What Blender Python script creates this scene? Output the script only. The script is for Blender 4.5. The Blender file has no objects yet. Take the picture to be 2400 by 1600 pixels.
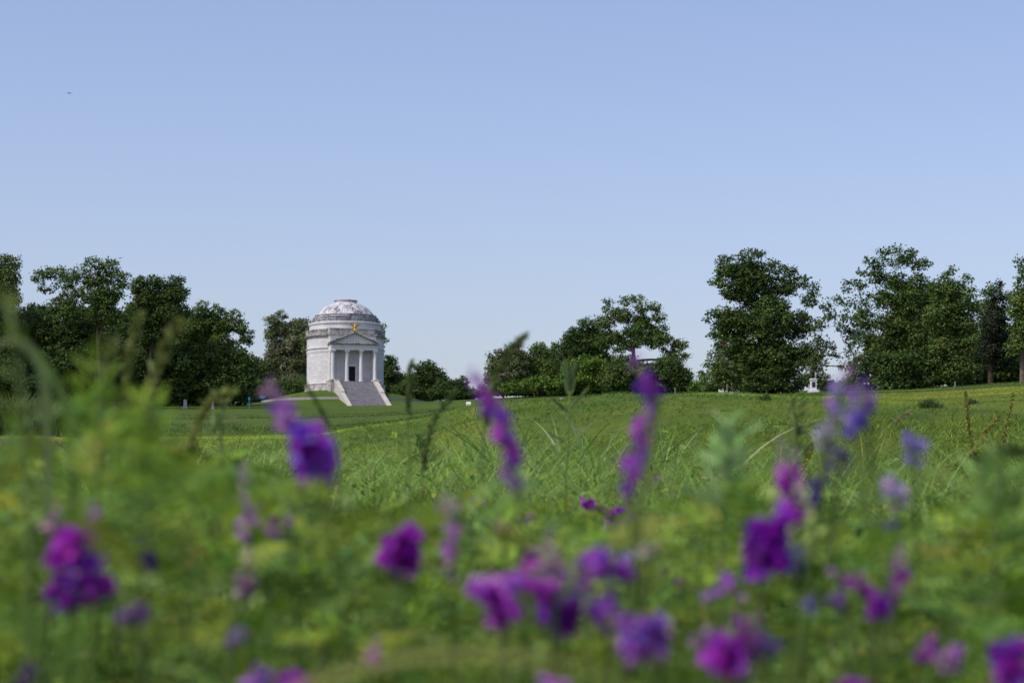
import bpy, math, numpy as np
from mathutils import Vector, Matrix
rng = np.random.default_rng(7)
R = math.radians
C = bpy.context.scene.collection
sc = bpy.context.scene

# ------------------------------------------------------------------ camera
F = 5381.0                      # focal length in photo pixels (2400 wide)
CAMZ = 0.62
PITCH = math.atan(500 / F)
cd = bpy.data.cameras.new('camera'); cam = bpy.data.objects.new('camera', cd); C.objects.link(cam)
cam.location = (0, 0, CAMZ); cam.rotation_euler = (math.pi / 2 + PITCH, 0, 0)
cd.sensor_width = 22.3; cd.lens = 50.0; cd.clip_end = 9000; cd.clip_start = 0.05
cd.dof.use_dof = True; cd.dof.focus_distance = 32.0; cd.dof.aperture_fstop = 5.2; cd.dof.aperture_blades = 0
sc.camera = cam
cp, sp = math.cos(PITCH), math.sin(PITCH)

def P(px, py, d):
    """world point seen at photo pixel (px, py) whose Y distance is d"""
    v = (800 - py)
    dy = cp * F - sp * v; dz = sp * F + cp * v
    return Vector(((px - 1200) * d / dy, d, CAMZ + dz * d / dy))
def PZ(py, d):
    v = 800 - np.asarray(py, float)
    return CAMZ + (sp * F + cp * v) / (cp * F - sp * v) * d

# ------------------------------------------------------------------ helpers
def link(name, me, mat=None, parent=None):
    o = bpy.data.objects.new(name, me); C.objects.link(o)
    if mat is not None: me.materials.append(mat)
    if parent is not None: o.parent = parent
    return o
def mesh_np(name, V, faces_n, mat, parent=None, col=None, uv=None, smooth=False):
    """V (n,3); faces_n (m,k) constant k, or list of such arrays"""
    if not isinstance(faces_n, list): faces_n = [faces_n]
    me = bpy.data.meshes.new(name)
    V = np.asarray(V, dtype=np.float32)
    me.vertices.add(len(V)); me.vertices.foreach_set('co', V.ravel())
    li = np.concatenate([f.ravel() for f in faces_n]).astype(np.int32)
    tot = np.concatenate([np.full(len(f), f.shape[1]) for f in faces_n]).astype(np.int32)
    st = np.concatenate([[0], np.cumsum(tot)[:-1]]).astype(np.int32)
    me.loops.add(len(li)); me.loops.foreach_set('vertex_index', li)
    me.polygons.add(len(tot)); me.polygons.foreach_set('loop_start', st); me.polygons.foreach_set('loop_total', tot)
    if smooth: me.polygons.foreach_set('use_smooth', np.ones(len(tot), dtype=bool))
    if col is not None:
        a = me.color_attributes.new('tint', 'FLOAT_COLOR', 'POINT')
        c4 = np.ones((len(V), 4), dtype=np.float32); c4[:, :3] = col
        a.data.foreach_set('color', c4.ravel())
    if uv is not None:
        l = me.uv_layers.new(name='UVMap'); l.data.foreach_set('uv', np.asarray(uv, np.float32)[li].ravel())
    me.update(calc_edges=True)
    return link(name, me, mat, parent)

class MB:
    def __init__(s): s.v = []; s.f = []
    def add(s, vs, fs):
        b = len(s.v); s.v += [tuple(v) for v in vs]; s.f += [tuple(b + i for i in f) for f in fs]
    def box(s, x0, x1, y0, y1, z0, z1):
        s.add([(x0,y0,z0),(x1,y0,z0),(x1,y1,z0),(x0,y1,z0),(x0,y0,z1),(x1,y0,z1),(x1,y1,z1),(x0,y1,z1)],
              [(3,2,1,0),(4,5,6,7),(0,1,5,4),(1,2,6,5),(2,3,7,6),(3,0,4,7)])
    def lathe(s, prof, n=64, a0=0.0, a1=2*math.pi, cx=0, cy=0, close=True):
        full = abs(a1 - a0 - 2*math.pi) < 1e-6; m = n if full else n + 1
        vs = []
        for i in range(m):
            a = a0 + (a1 - a0) * i / n
            for r, z in prof: vs.append((cx + r*math.sin(a), cy - r*math.cos(a), z))
        k = len(prof); fs = []
        for i in range(n):
            j = (i + 1) % m
            for q in range(k - 1): fs.append((i*k+q, j*k+q, j*k+q+1, i*k+q+1))
        s.add(vs, fs)
    def prism(s, poly, y0, y1):       # poly in xz, extruded along y
        n = len(poly)
        vs = [(x, y0, z) for x, z in poly] + [(x, y1, z) for x, z in poly]
        fs = [tuple(range(n)), tuple(range(2*n-1, n-1, -1))] + [(i, i+n, (i+1) % n + n, (i+1) % n) for i in range(n)]
        s.add(vs, fs)
    def prismx(s, poly, x0, x1):      # poly in yz, extruded along x
        n = len(poly)
        vs = [(x0, y, z) for y, z in poly] + [(x1, y, z) for y, z in poly]
        fs = [tuple(range(n-1, -1, -1)), tuple(range(n, 2*n))] + [(i, (i+1) % n, (i+1) % n + n, i+n) for i in range(n)]
        s.add(vs, fs)
    def tube(s, pts, rads, n=8):
        vs = []; pts = [Vector(p) for p in pts]
        for i, p in enumerate(pts):
            t = (pts[min(i+1, len(pts)-1)] - pts[max(i-1, 0)])
            t = t.normalized() if t.length > 0 else Vector((0,0,1))
            u = t.cross(Vector((0.13, 0.97, 0.21))); u.normalize(); w = t.cross(u)
            for k in range(n):
                a = 2*math.pi*k/n; vs.append(p + (u*math.cos(a) + w*math.sin(a)) * rads[i])
        fs = [(i*n+k, i*n+(k+1)%n, (i+1)*n+(k+1)%n, (i+1)*n+k) for i in range(len(pts)-1) for k in range(n)]
        fs += [tuple(range(n-1, -1, -1)), tuple(range((len(pts)-1)*n, len(pts)*n))]
        s.add(vs, fs)
    def ball(s, c, r, nu=10, nv=7, rot=None):
        c = Vector(c); vs = []
        for j in range(nv + 1):
            t = math.pi * j / nv
            for i in range(nu):
                a = 2*math.pi*i/nu
                v = Vector((r[0]*math.sin(t)*math.cos(a), r[1]*math.sin(t)*math.sin(a), r[2]*math.cos(t)))
                if rot is not None: v = rot @ v
                vs.append(c + v)
        s.add(vs, [(j*nu+i, (j+1)*nu+i, (j+1)*nu+(i+1)%nu, j*nu+(i+1)%nu) for j in range(nv) for i in range(nu)])
    def build(s, name, mat, parent=None, smooth=False, bevel=0):
        me = bpy.data.meshes.new(name); me.from_pydata([tuple(map(float, v)) for v in s.v], [], s.f); me.update()
        if smooth:
            me.polygons.foreach_set('use_smooth', np.ones(len(me.polygons), dtype=bool))
        o = link(name, me, mat, parent)
        if bevel:
            m = o.modifiers.new('b', 'BEVEL'); m.width = bevel; m.segments = 2; m.limit_method = 'ANGLE'
        return o
def thing(name, label, cat, loc=(0,0,0), rz=0, group=None):
    o = bpy.data.objects.new(name, None); C.objects.link(o); o.empty_display_size = 0.3
    o.location = loc; o.rotation_euler = (0, 0, rz)
    return tag(o, label, cat, group)
def tag(o, label=None, cat=None, group=None, kind=None):
    if label: o['label'] = label
    if cat: o['category'] = cat
    if group: o['group'] = group
    if kind: o['kind'] = kind
    return o

# ------------------------------------------------------------------ materials
def lin(r, g, b):
    f = lambda c: (c/255/12.92) if c/255 <= .04045 else ((c/255+.055)/1.055)**2.4
    return (f(r), f(g), f(b), 1)
class NT:
    def __init__(s, name):
        s.m = bpy.data.materials.new(name); s.m.use_nodes = True; s.t = s.m.node_tree
        s.b = s.t.nodes['Principled BSDF']; s.out = s.t.nodes['Material Output']
    def n(s, typ, **kw):
        x = s.t.nodes.new(typ)
        for k, v in kw.items():
            if k.startswith('i_'): x.inputs[int(k[2:]) if k[2:].isdigit() else k[2:]].default_value = v
            else: setattr(x, k, v)
        return x
    def l(s, a, b): s.t.links.new(a, b)
    def ramp(s, src, stops):
        r = s.n('ShaderNodeValToRGB'); e = r.color_ramp.elements
        while len(e) < len(stops): e.new(.5)
        for q, (p, c) in zip(e, stops): q.position = p; q.color = c if len(c) == 4 else (*c, 1)
        s.l(src, r.inputs[0]); return r.outputs[0]
    def noise(s, vec, scale, detail=5, rough=.6, dist=0):
        x = s.n('ShaderNodeTexNoise'); x.inputs['Scale'].default_value = scale; x.inputs['Detail'].default_value = detail
        x.inputs['Roughness'].default_value = rough; x.inputs['Distortion'].default_value = dist
        if vec is not None: s.l(vec, x.inputs['Vector'])
        return x.outputs[0]
    def mix(s, fac, a, b, mode='MIX'):
        x = s.n('ShaderNodeMix', data_type='RGBA', blend_type=mode)
        for sock, v in ((x.inputs[0], fac), (x.inputs[6], a), (x.inputs[7], b)):
            if hasattr(v, 'is_linked'): s.l(v, sock)
            else: sock.default_value = v if not (isinstance(v, tuple) and len(v) == 3) else (*v, 1)
        return x.outputs[2]
    def math(s, op, a, b=0, clamp=False):
        x = s.n('ShaderNodeMath', operation=op, use_clamp=clamp)
        for sock, v in ((x.inputs[0], a), (x.inputs[1], b)):
            if hasattr(v, 'is_linked'): s.l(v, sock)
            else: sock.default_value = v
        return x.outputs[0]
    def mapv(s, vec, scale=(1,1,1), loc=(0,0,0)):
        x = s.n('ShaderNodeMapping'); x.inputs['Scale'].default_value = scale; x.inputs['Location'].default_value = loc
        s.l(vec, x.inputs['Vector']); return x.outputs[0]
    def bump(s, h, strength=.3, dist=.02):
        x = s.n('ShaderNodeBump'); x.inputs['Strength'].default_value = strength; x.inputs['Distance'].default_value = dist
        s.l(h, x.inputs['Height']); s.l(x.outputs[0], s.b.inputs['Normal'])
    def fin(s, col, rough=.8, spec=.3):
        if hasattr(col, 'is_linked'): s.l(col, s.b.inputs['Base Color'])
        else: s.b.inputs['Base Color'].default_value = col if len(col) == 4 else (*col, 1)
        s.b.inputs['Roughness'].default_value = rough; s.b.inputs['Specular IOR Level'].default_value = spec
        return s.m

def marble(name, base=(.66,.66,.655), stain=.35, sscale=.5, joints=True, dark=(.07,.07,.075)):
    t = NT(name); co = t.n('ShaderNodeTexCoord').outputs['Object']
    n1 = t.noise(co, .35, 6, .65); n2 = t.noise(co, 2.2, 5, .7)
    c = t.mix(t.ramp(n1, [(.3,(0,0,0)),(.7,(1,1,1))]), tuple(x*.86 for x in base), tuple(min(1,x*1.08) for x in base))
    c = t.mix(t.math('MULTIPLY', t.ramp(n2, [(.45,(0,0,0)),(.75,(1,1,1))]), .35), c, tuple(x*.62 for x in base))
    if joints:
        sep = t.n('ShaderNodeSeparateXYZ'); t.l(co, sep.inputs[0])
        at = t.math('ARCTAN2', sep.outputs[0], sep.outputs[1]); u = t.math('MULTIPLY', at, 8.0)
        cmb = t.n('ShaderNodeCombineXYZ'); t.l(u, cmb.inputs[0]); t.l(sep.outputs[2], cmb.inputs[1])
        bk = t.n('ShaderNodeTexBrick'); t.l(cmb.outputs[0], bk.inputs['Vector'])
        bk.inputs['Scale'].default_value = 1; bk.inputs['Brick Width'].default_value = 1.5; bk.inputs['Row Height'].default_value = .52
        bk.inputs['Mortar Size'].default_value = .022; bk.inputs['Color1'].default_value = (1,1,1,1); bk.inputs['Color2'].default_value = (.86,.86,.88,1)
        bk.inputs['Mortar'].default_value = (.55,.55,.56,1)
        c = t.mix(1.0, c, bk.outputs[0], 'MULTIPLY')
    n3 = t.noise(t.mapv(co, (1,1,.55)), sscale, 8, .72, .6)
    n4 = t.noise(t.mapv(co, (1,1,.35)), sscale*3.3, 6, .75, .4)
    s_ = t.math('ADD', t.math('MULTIPLY', n3, .6), t.math('MULTIPLY', n4, .4))
    fac = t.ramp(s_, [(max(0,.62-stain*.28),(0,0,0)),(max(.02,.69-stain*.26),(1,1,1))])
    c = t.mix(t.math('MULTIPLY', fac, .85), c, dark)
    t.bump(n2, .25, .03)
    return t.fin(c, .75, .3)
M = {}
M['marble'] = marble('marble', stain=.12, sscale=.9)
M['marble_plain'] = marble('marble_plain', stain=.2, sscale=1.1, joints=False)
M['marble_trim'] = marble('marble_trim', base=(.48,.48,.47), stain=.50, sscale=1.4, joints=False, dark=(.1,.1,.085))
M['marble_dome'] = marble('marble_dome', base=(.66,.665,.68), stain=.52, sscale=.95, joints=True, dark=(.045,.045,.05))
M['marble_ring'] = marble('marble_ring', base=(.58,.58,.59), stain=.54, sscale=1.2, joints=True, dark=(.07,.07,.075))
M['marble_worn'] = marble('marble_worn', base=(.50,.48,.47), stain=.42, sscale=.7, joints=False, dark=(.14,.13,.12))
M['cheek'] = marble('cheek_stone', base=(.50,.475,.43), stain=.3, sscale=.9, joints=False, dark=(.16,.15,.13))
def plain(name, col, rough=.7, spec=.3, metal=0, var=.25, sc_=6.0):
    t = NT(name); co = t.n('ShaderNodeTexCoord').outputs['Object']
    n = t.noise(co, sc_, 5, .65)
    c = t.mix(t.ramp(n, [(.3,(0,0,0)),(.7,(1,1,1))]), tuple(x*(1-var) for x in col), tuple(min(1, x*(1+var)) for x in col))
    t.b.inputs['Metallic'].default_value = metal
    return t.fin(c, rough, spec)
M['stair'] = plain('stair_granite', (.29,.28,.285), .85, .2, var=.3, sc_=1.6)
M['gold'] = plain('gilding', (.85,.50,.06), .35, .5, metal=.75, var=.1)
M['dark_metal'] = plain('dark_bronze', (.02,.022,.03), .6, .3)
M['sign_blue'] = plain('sign_enamel_blue', (.02,.20,.42), .5, .4, var=.1)
M['white_paint'] = plain('white_paint', (.68,.68,.70), .6, .3, var=.08)
M['stone_grey'] = plain('weathered_stone', (.33,.32,.32), .85, .2, sc_=3)
M['brick'] = plain('red_brick', (.22,.09,.07), .9, .2)
M['shingle'] = plain('grey_shingle', (.16,.15,.17), .9, .2)
M['glass_dark'] = plain('window_glass', (.03,.035,.045), .15, .5)
M['bird'] = plain('dark_feathers', (.03,.03,.035), .8, .2)
M['bark'] = plain('bark', (.055,.045,.035), .95, .1, var=.4, sc_=1.5)
M['bark_pale'] = plain('bark_pale', (.13,.11,.09), .95, .1, var=.4, sc_=1.5)

def leafmat(name, trans=.35, rough=.6, gain=1.0, spec=.25):
    """albedo from the per-leaf 'tint' attribute"""
    t = NT(name)
    at = t.n('ShaderNodeAttribute', attribute_name='tint')
    c = at.outputs['Color']
    if gain != 1.0: c = t.mix(1.0, c, (gain, gain, gain), 'MULTIPLY')
    t.l(c, t.b.inputs['Base Color'])
    t.b.inputs['Roughness'].default_value = rough; t.b.inputs['Specular IOR Level'].default_value = spec
    tr = t.n('ShaderNodeBsdfTranslucent'); t.l(c, tr.inputs[0])
    mx = t.n('ShaderNodeMixShader'); mx.inputs[0].default_value = trans
    t.l(t.b.outputs[0], mx.inputs[1]); t.l(tr.outputs[0], mx.inputs[2]); t.l(mx.outputs[0], t.out.inputs[0])
    return t.m
M['leaf'] = leafmat('tree_leaves', .25, .7, 1.0, .15)
M['grass'] = leafmat('grass_blades', .4, .55)
M['petal'] = leafmat('petals', .4, .6)
M['stem'] = plain('green_stem', (.09,.14,.03), .6, .3, var=.3, sc_=30)

# ------------------------------------------------------------------ terrain
XS = np.array([-2600, -400, 0, 400, 700, 850, 950, 1050, 1150, 1300, 1500, 1650, 1800, 1900, 2050, 2200, 2400, 2900, 5200.])
YD = np.array([0.5, 3, 6, 12, 30, 60, 110, 135, 200, 300, 380, 452, 480, 520, 600, 800])
def rows():
    n = len(XS); T = np.zeros((len(YD), n))
    crest = np.array([1020,1012,1010,1015,1010,1000,985,960,942,933,928,917,921,926,920,915,902,890,880.])
    lawn300 = np.array([990,985,980,978,977,975,970,962,950,942,936,930,928,922,917,911,896,886,880.])
    lawn480 = np.array([946,946,945,944,944,944,943,940,934,926,925,922,920,914,912,906,891,884,880.])
    T[6] = crest + 2
    T[5] = crest + 45 + 12*np.sin(XS/300.)
    T[4] = np.minimum(crest*.4 + 1085*.6 + 20, 1100)
    T[7] = crest + 9
    T[8] = np.maximum(crest + 8, lawn300) * .5 + lawn300 * .5 + 4
    T[9] = lawn300; T[10] = lawn300*.55 + lawn480*.45
    T[11] = lawn480 + 8; T[12] = lawn480; T[13] = lawn480 - 1; T[14] = lawn480 + 3; T[15] = lawn480 + 90
    Z = np.zeros_like(T)
    for i in range(4, len(YD)): Z[i] = PZ(T[i], YD[i])
    Z[0] = 0; Z[1] = 0.09; Z[2] = .26; Z[3] = .76
    Z[4] -= .28; Z[5] -= .15; Z[6] -= .1
    return Z
ZT = rows()
# fine table, interpolated in px and sqrt(d), then blurred so that no crease shows
GX = np.linspace(-2600, 5200, 261); GD = np.linspace(math.sqrt(.5), math.sqrt(800), 300)
tmp = np.array([np.interp(GX, XS, r) for r in ZT])
TAB = np.array([np.interp(GD, np.sqrt(YD), tmp[:, j]) for j in range(len(GX))]).T
ker = np.array([1,4,6,4,1.]); ker /= ker.sum()
for _ in range(2):
    p = np.pad(TAB, ((2,2),(0,0)), mode='edge'); p[0] = 2*p[2]-p[4]; p[1] = 2*p[2]-p[3]
    TAB = sum(k*p[i:i+TAB.shape[0]] for i, k in enumerate(ker))
    p = np.pad(TAB, ((0,0),(2,2)), mode='edge'); TAB = sum(k*p[:, i:i+TAB.shape[1]] for i, k in enumerate(ker))
MCX, MCY = (808-1200)/F*480, 480.0
def und(X, Y):
    """rolling of the rough hillside"""
    a = np.clip((Y-14)/30, 0, 1) * np.clip((128-Y)/25, 0, 1)
    return a*(.16+1.15*np.clip((96-Y)/42,0,1))*(-.22+.26*np.sin(.16*Y-.09*X+.6*np.sin(.2*X))+.26*np.sin(.27*Y+.10*X+1.2*np.sin(.11*X))+.2*np.sin(.21*X+.16*Y)+.10*np.sin(.47*X+.30*Y) * np.sin(.21*Y-.17*X+1) + .10*np.sin(.55*Y+.22*X+2) + .07*np.sin(.9*X-.5*Y) * np.sin(.7*Y+1.3*X)) \
        + np.clip((Y-2)/6, 0, 1)*np.clip((60-Y)/30, 0, 1)*.04*np.sin(1.7*X+.6*Y)*np.sin(1.3*Y-.4*X)
def gz(X, Y):
    X = np.asarray(X, float); Y = np.asarray(Y, float)
    Yc = np.clip(Y, .5, 800); px = 1200 + F*X/np.maximum(Yc, 25)
    fx = np.clip((px-GX[0])/(GX[1]-GX[0]), 0, len(GX)-1.001); fy = np.clip((np.sqrt(Yc)-GD[0])/(GD[1]-GD[0]), 0, len(GD)-1.001)
    i = fy.astype(int); j = fx.astype(int); a = fy-i; b = fx-j
    z = (TAB[i,j]*(1-b)+TAB[i,j+1]*b)*(1-a) + (TAB[i+1,j]*(1-b)+TAB[i+1,j+1]*b)*a
    return z + und(X, Y)
yr = np.concatenate([np.linspace(-60, 0, 12, endpoint=False), np.linspace(0, 8, 24, endpoint=False), np.linspace(8, 30, 50, endpoint=False),
                     np.linspace(30, 140, 200, endpoint=False), np.linspace(140, 560, 150, endpoint=False), np.linspace(560, 800, 20, endpoint=False), np.geomspace(800, 6000, 14)])
tt = np.linspace(-1, 1, 301); tt = .55*tt + .45*tt**3
YY, TT = np.meshgrid(yr, tt, indexing='ij'); XX = TT*(40 + np.abs(YY)*.75)
ZZ = gz(XX, YY)
nr, ncol = XX.shape
ids = np.arange(nr*ncol).reshape(nr, ncol)
quads = np.stack([ids[:-1,:-1], ids[:-1,1:], ids[1:,1:], ids[1:,:-1]], -1).reshape(-1, 4)
t = NT('meadow_ground'); pos = t.n('ShaderNodeNewGeometry').outputs['Position']
sep = t.n('ShaderNodeSeparateXYZ'); t.l(pos, sep.inputs[0])
nb = t.noise(t.mapv(pos, (.05,.05,.05)), 1.0, 5, .65); nm = t.noise(t.mapv(pos, (.45,.3,.4)), 1.0, 6, .7); nf = t.noise(pos, 3.0, 5, .75)
hill = t.mix(t.ramp(nb, [(.35,(0,0,0)),(.65,(1,1,1))]), (.10,.155,.020), (.15,.18,.026))
hill = t.mix(t.ramp(nm, [(.42,(0,0,0)),(.68,(1,1,1))]), hill, (.06,.10,.016))
lawn = t.mix(t.ramp(nb, [(.35,(0,0,0)),(.65,(1,1,1))]), (.060,.105,.014), (.082,.13,.018))
lawn = t.mix(t.math('MULTIPLY', t.ramp(nm, [(.5,(0,0,0)),(.7,(1,1,1))]), .5), lawn, (.03,.055,.014))
isl = t.ramp(t.math('DIVIDE', t.math('ADD', sep.outputs[1], t.math('MULTIPLY', nb, 20)), 300.), [(.43,(0,0,0)),(.5,(1,1,1))])
g = t.mix(isl, hill, lawn)
g = t.mix(t.math('MULTIPLY', t.ramp(nf, [(.4,(0,0,0)),(.75,(1,1,1))]), .45), g, (.02,.035,.01))
t.bump(nf, .6, .12)
M['ground'] = t.fin(g, .95, .1)
o = mesh_np('ground', np.stack([XX, YY, ZZ], -1).reshape(-1, 3), quads, M['ground'], smooth=True)
tag(o, kind='structure')

# ------------------------------------------------------------------ memorial
VX = 11.0
PHI = math.atan2(-MCX, MCY) + R(VX)
cph = math.cos(PHI)
def zz(yzoom, L=0): return float(PZ(690 + yzoom/5.81, MCY - L*cph))
Z0 = 29.0
mem = thing('memorial_building', 'white domed marble memorial rotunda with columned portico and long front stairs', 'memorial', (MCX, MCY, 0), PHI)
zb, zpl = zz(1345), zz(1240)
SL, PW = 8.2, 4.85           # front of the square block, its half width
AF = math.asin(PW/8.04)
# plinth and drum with the front sector left open for the portico
m = MB(); m.lathe([(8.9, zb-1.6), (8.9, zb), (8.55, zb+.05), (8.55, zb+.35), (8.4, zb+.45), (8.4, zpl-.25), (8.5, zpl-.18), (8.5, zpl), (8.02, zpl+.05)], 72, AF, 2*math.pi-AF)
m.build('plinth', M['marble_worn'], mem)
zr1, zr2, zc, zp = zz(820), zz(765), zz(600), zz(515)
m = MB(); m.lathe([(8.04, zpl+.04), (8.04, zr1-.05), (8.12, zr1), (8.12, zr2-.12), (8.3, zr2-.05), (8.3, zr2+.1), (8.06, zr2+.14), (8.06, zc-.3), (8.12, zc-.3)], 96, AF, 2*math.pi-AF)
m.build('drum', M['marble'], mem, smooth=False)
m = MB(); m.lathe([(8.06, zc-.32), (8.25, zc-.15), (8.3, zc-.02), (8.55, zc+.02), (8.58, zc+.14), (8.25, zc+.2), (8.12, zc+.3)], 96, AF, 2*math.pi-AF)
for sx in (-1, 1):
    x0, x1 = (PW, PW+.22) if sx > 0 else (-PW-.22, -PW)
    m.box(x0, x1, -SL-.2, -6.2, zc-.05, zc+.15)
m.box(-PW-.22, PW+.22, -SL-.42, -SL-.2, zc-.05, zc+.15)
m.build('cornice', M['marble_trim'], mem)
# parapet frieze: rail, arches, upper rim
m = MB()
m.lathe([(8.12, zc+.3), (8.3, zc+.34), (8.3, zc+.5), (8.16, zc+.55), (8.16, zp-.2), (8.3, zp-.15), (8.34, zp), (7.9, zp), (7.9, zp-.5), (7.5, zp-.7)], 96, AF, 2*math.pi-AF)
for k in range(44):
    a = AF + .06 + (2*math.pi-2*AF-.12)*k/43
    c, s_ = math.cos(a), math.sin(a)
    pts = []
    for q in range(9):
        b = math.pi*q/8; u = .40*math.cos(b); w = .42*math.sin(b)
        pts.append((8.22*s_ + u*c, -8.22*c + u*s_, zp-.7+w))
    m.tube(pts, [.075]*9, 5)
    m.tube([(8.24*s_, -8.24*c, zp-.68), (8.24*s_, -8.24*c, zp-.3)], [.10, .05], 5)
    m.ball((8.26*s_ + .42*c, -8.26*c + .42*s_, zp-.02), (.12,.12,.16), 6, 4)
m.build('parapet', M['marble_trim'], mem)
m = MB(); m.box(-PW, PW, -SL-.06, -7.0, zc+.2, zp+.04)
m.box(-PW-.12, PW+.12, -SL-.18, -SL-.06, zc+.3, zc+.5); m.box(-PW-.12, PW+.12, -SL-.2, -SL-.06, zp-.13, zp+.07)
for sx in (-1, 1):
    a, b = sorted((sx*PW, sx*(PW+.12))); m.box(a, b, -SL-.06, -6.2, zc+.3, zp+.07)
for k in range(12):
    x = -PW+.42 + (2*PW-.84)*k/11
    m.tube([(x+.36*math.cos(math.pi*q/8), -SL-.08, zp-.68+.42*math.sin(math.pi*q/8)) for q in range(9)], [.07]*9, 5)
    m.tube([(x, -SL-.1, zp-.68), (x, -SL-.1, zp-.3)], [.1, .05], 5)
m.build('parapet', M['marble_trim'], mem)
# upper drum, stepped rings and dome
prof = [(7.55, zp-.75)]
m = MB(); m.lathe([(7.55, zp-.8), (7.55, zz(447)), (7.7, zz(440)), (7.76, zz(428)), (7.76, zz(415)), (7.5, zz(408)), (7.1, zz(400))], 96)
m.build('upper_drum', M['marble'], mem)
m = MB(); m.lathe([(7.55, zz(406)), (7.15, zz(402)), (7.15, zz(378)), (7.32, zz(375)), (7.32, zz(366)), (6.75, zz(364)), (6.75, zz(343)), (6.92, zz(340)), (6.92, zz(330)), (6.38, zz(328)), (6.38, zz(308)), (6.52, zz(306)), (6.52, zz(297)), (6.1, zz(294))] , 96)
m.build('stepped_ring', M['marble_ring'], mem)
m = MB()
m.lathe([(6.2, zz(306)), (6.0, zz(288)), (5.72, zz(262)), (5.4, zz(238)), (5.0, zz(212)), (4.5, zz(185)), (3.9, zz(160)), (3.25, zz(140)), (2.55, zz(124)), (2.2, zz(118))], 96)
m.build('dome', M['marble_dome'], mem, smooth=True)
m = MB(); m.lathe([(2.62, zz(128)), (2.42, zz(116)), (2.32, zz(108)), (2.36, zz(96)), (2.5, zz(92)), (2.5, zz(85)), (2.2, zz(84)), (2.2, zz(120))], 48)
m.build('oculus_rim', M['marble_worn'], mem)
# front block: side walls, antae, recessed wall with the doorway, attic wall, soffit
zf = zz(1180, 11.1); zco = zz(1165, 9.4); zcap = zz(765, 9.4); zar0 = zz(755, 9.6); zar1 = zz(682, 9.8); zde = zz(657, 10.2); zap = zz(492, 10.2)
m = MB()
for sx in (-1, 1):
    a, b = sorted((sx*3.95, sx*PW)); m.box(a, b, -SL, -5.9, zf, zc+.2)
m.box(-3.95, 3.95, -SL+.003, -7.6, zar0, zc+.2)
m.build('portico_block', M['marble'], mem)
DW, DH = .72, 3.35
m = MB(); m.box(-3.95, -DW, -7.2, -6.9, zf, zar0); m.box(DW, 3.95, -7.2, -6.9, zf, zar0); m.box(-DW, DW, -7.2, -6.9, zf+DH, zar0)
m.build('entrance_wall', M['marble'], mem)
m = MB(); m.box(-DW-.38, -DW, -7.34, -7.2, zf, zf+DH+.0); m.box(DW, DW+.38, -7.34, -7.2, zf, zf+DH); m.box(-DW-.5, DW+.5, -7.4, -7.2, zf+DH+.003, zf+DH+.5); m.box(-DW-.62, DW+.62, -7.55, -7.2, zf+DH+.5, zf+DH+.62)
m.build('door_frame', M['marble_plain'], mem)
m = MB()   # barred bronze gate standing back in the opening
for k in range(7): m.box(-DW+.06+k*.225, -DW+.11+k*.225, -6.98, -6.93, zf+.02, zf+DH)
for z in (.4, 1.3, 2.3, 3.2): m.box(-DW, DW, -7.0, -6.91, zf+z, zf+z+.09)
m.build('door_gate', M['dark_metal'], mem)
m = MB(); m.box(-4.2, 4.2, -6.6, -6.3, zf, zar0+1)   # added near-black panel, interior darkness behind the door put into its colour
m.build('doorway_dark_panel', M['dark_metal'], mem)
# podium under the portico and pedestals
m = MB(); m.box(-PW-.02, PW+.02, -11.1, -5.6, zb-2.5, zf)
m.build('podium', M['marble_worn'], mem)
for sx in (-1, 1):
    m = MB()
    a, b = sorted((sx*3.66, sx*(PW+.35))); m.box(a, b, -11.6, -6.3, zb-2.2, zco-.35); m.box(min(a,b)-.08, max(a,b)+.08, -11.7, -6.3, zco-.35, zco)
    m.box(a-.15 if sx<0 else a, b if sx<0 else b+.15, -11.75, -6.3, zb-2.2, zb-.3)
    m.build('pedestal', M['marble_worn'], mem)
# columns
CX = [-4.42, -1.475, 1.475, 4.42]
for i, x in enumerate(CX):
    z0 = zco if i in (0, 3) else zf
    m = MB(); h = zcap-.42-(z0+.3); pr = []
    for q in range(13):
        u = q/12; pr.append((.385 - .055*u**1.7, z0+.3+h*u))
    m.lathe(pr, 28, cx=x, cy=-9.4); col_o = m.build('column', M['marble_plain'], mem, smooth=True)
    m = MB(); m.box(x-.54, x+.54, -9.94, -8.86, z0+.003, z0+.12); m.lathe([(.52, z0+.12), (.52, z0+.2), (.44, z0+.24), (.46, z0+.3), (.38, z0+.32)], 24, cx=x, cy=-9.4)
    m.build('column_base', M['marble_plain'], col_o)
    m = MB(); m.lathe([(.335, zcap-.42), (.37, zcap-.36), (.35, zcap-.3), (.46, zcap-.16)], 24, cx=x, cy=-9.4); m.box(x-.5, x+.5, -9.9, -8.9, zcap-.16, zar0)
    m.build('capital', M['marble_plain'], col_o)
for sx in (-1, 1):
    m = MB(); x = sx*4.42; m.box(x-.36, x+.36, -8.36, -8.18, zf, zar0-.35); m.box(x-.44, x+.44, -8.44, -8.18, zar0-.35, zar0); m.box(x-.46, x+.46, -8.46, -8.18, zf, zf+.3)
    m.build('pilaster', M['marble_plain'], mem)
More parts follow.
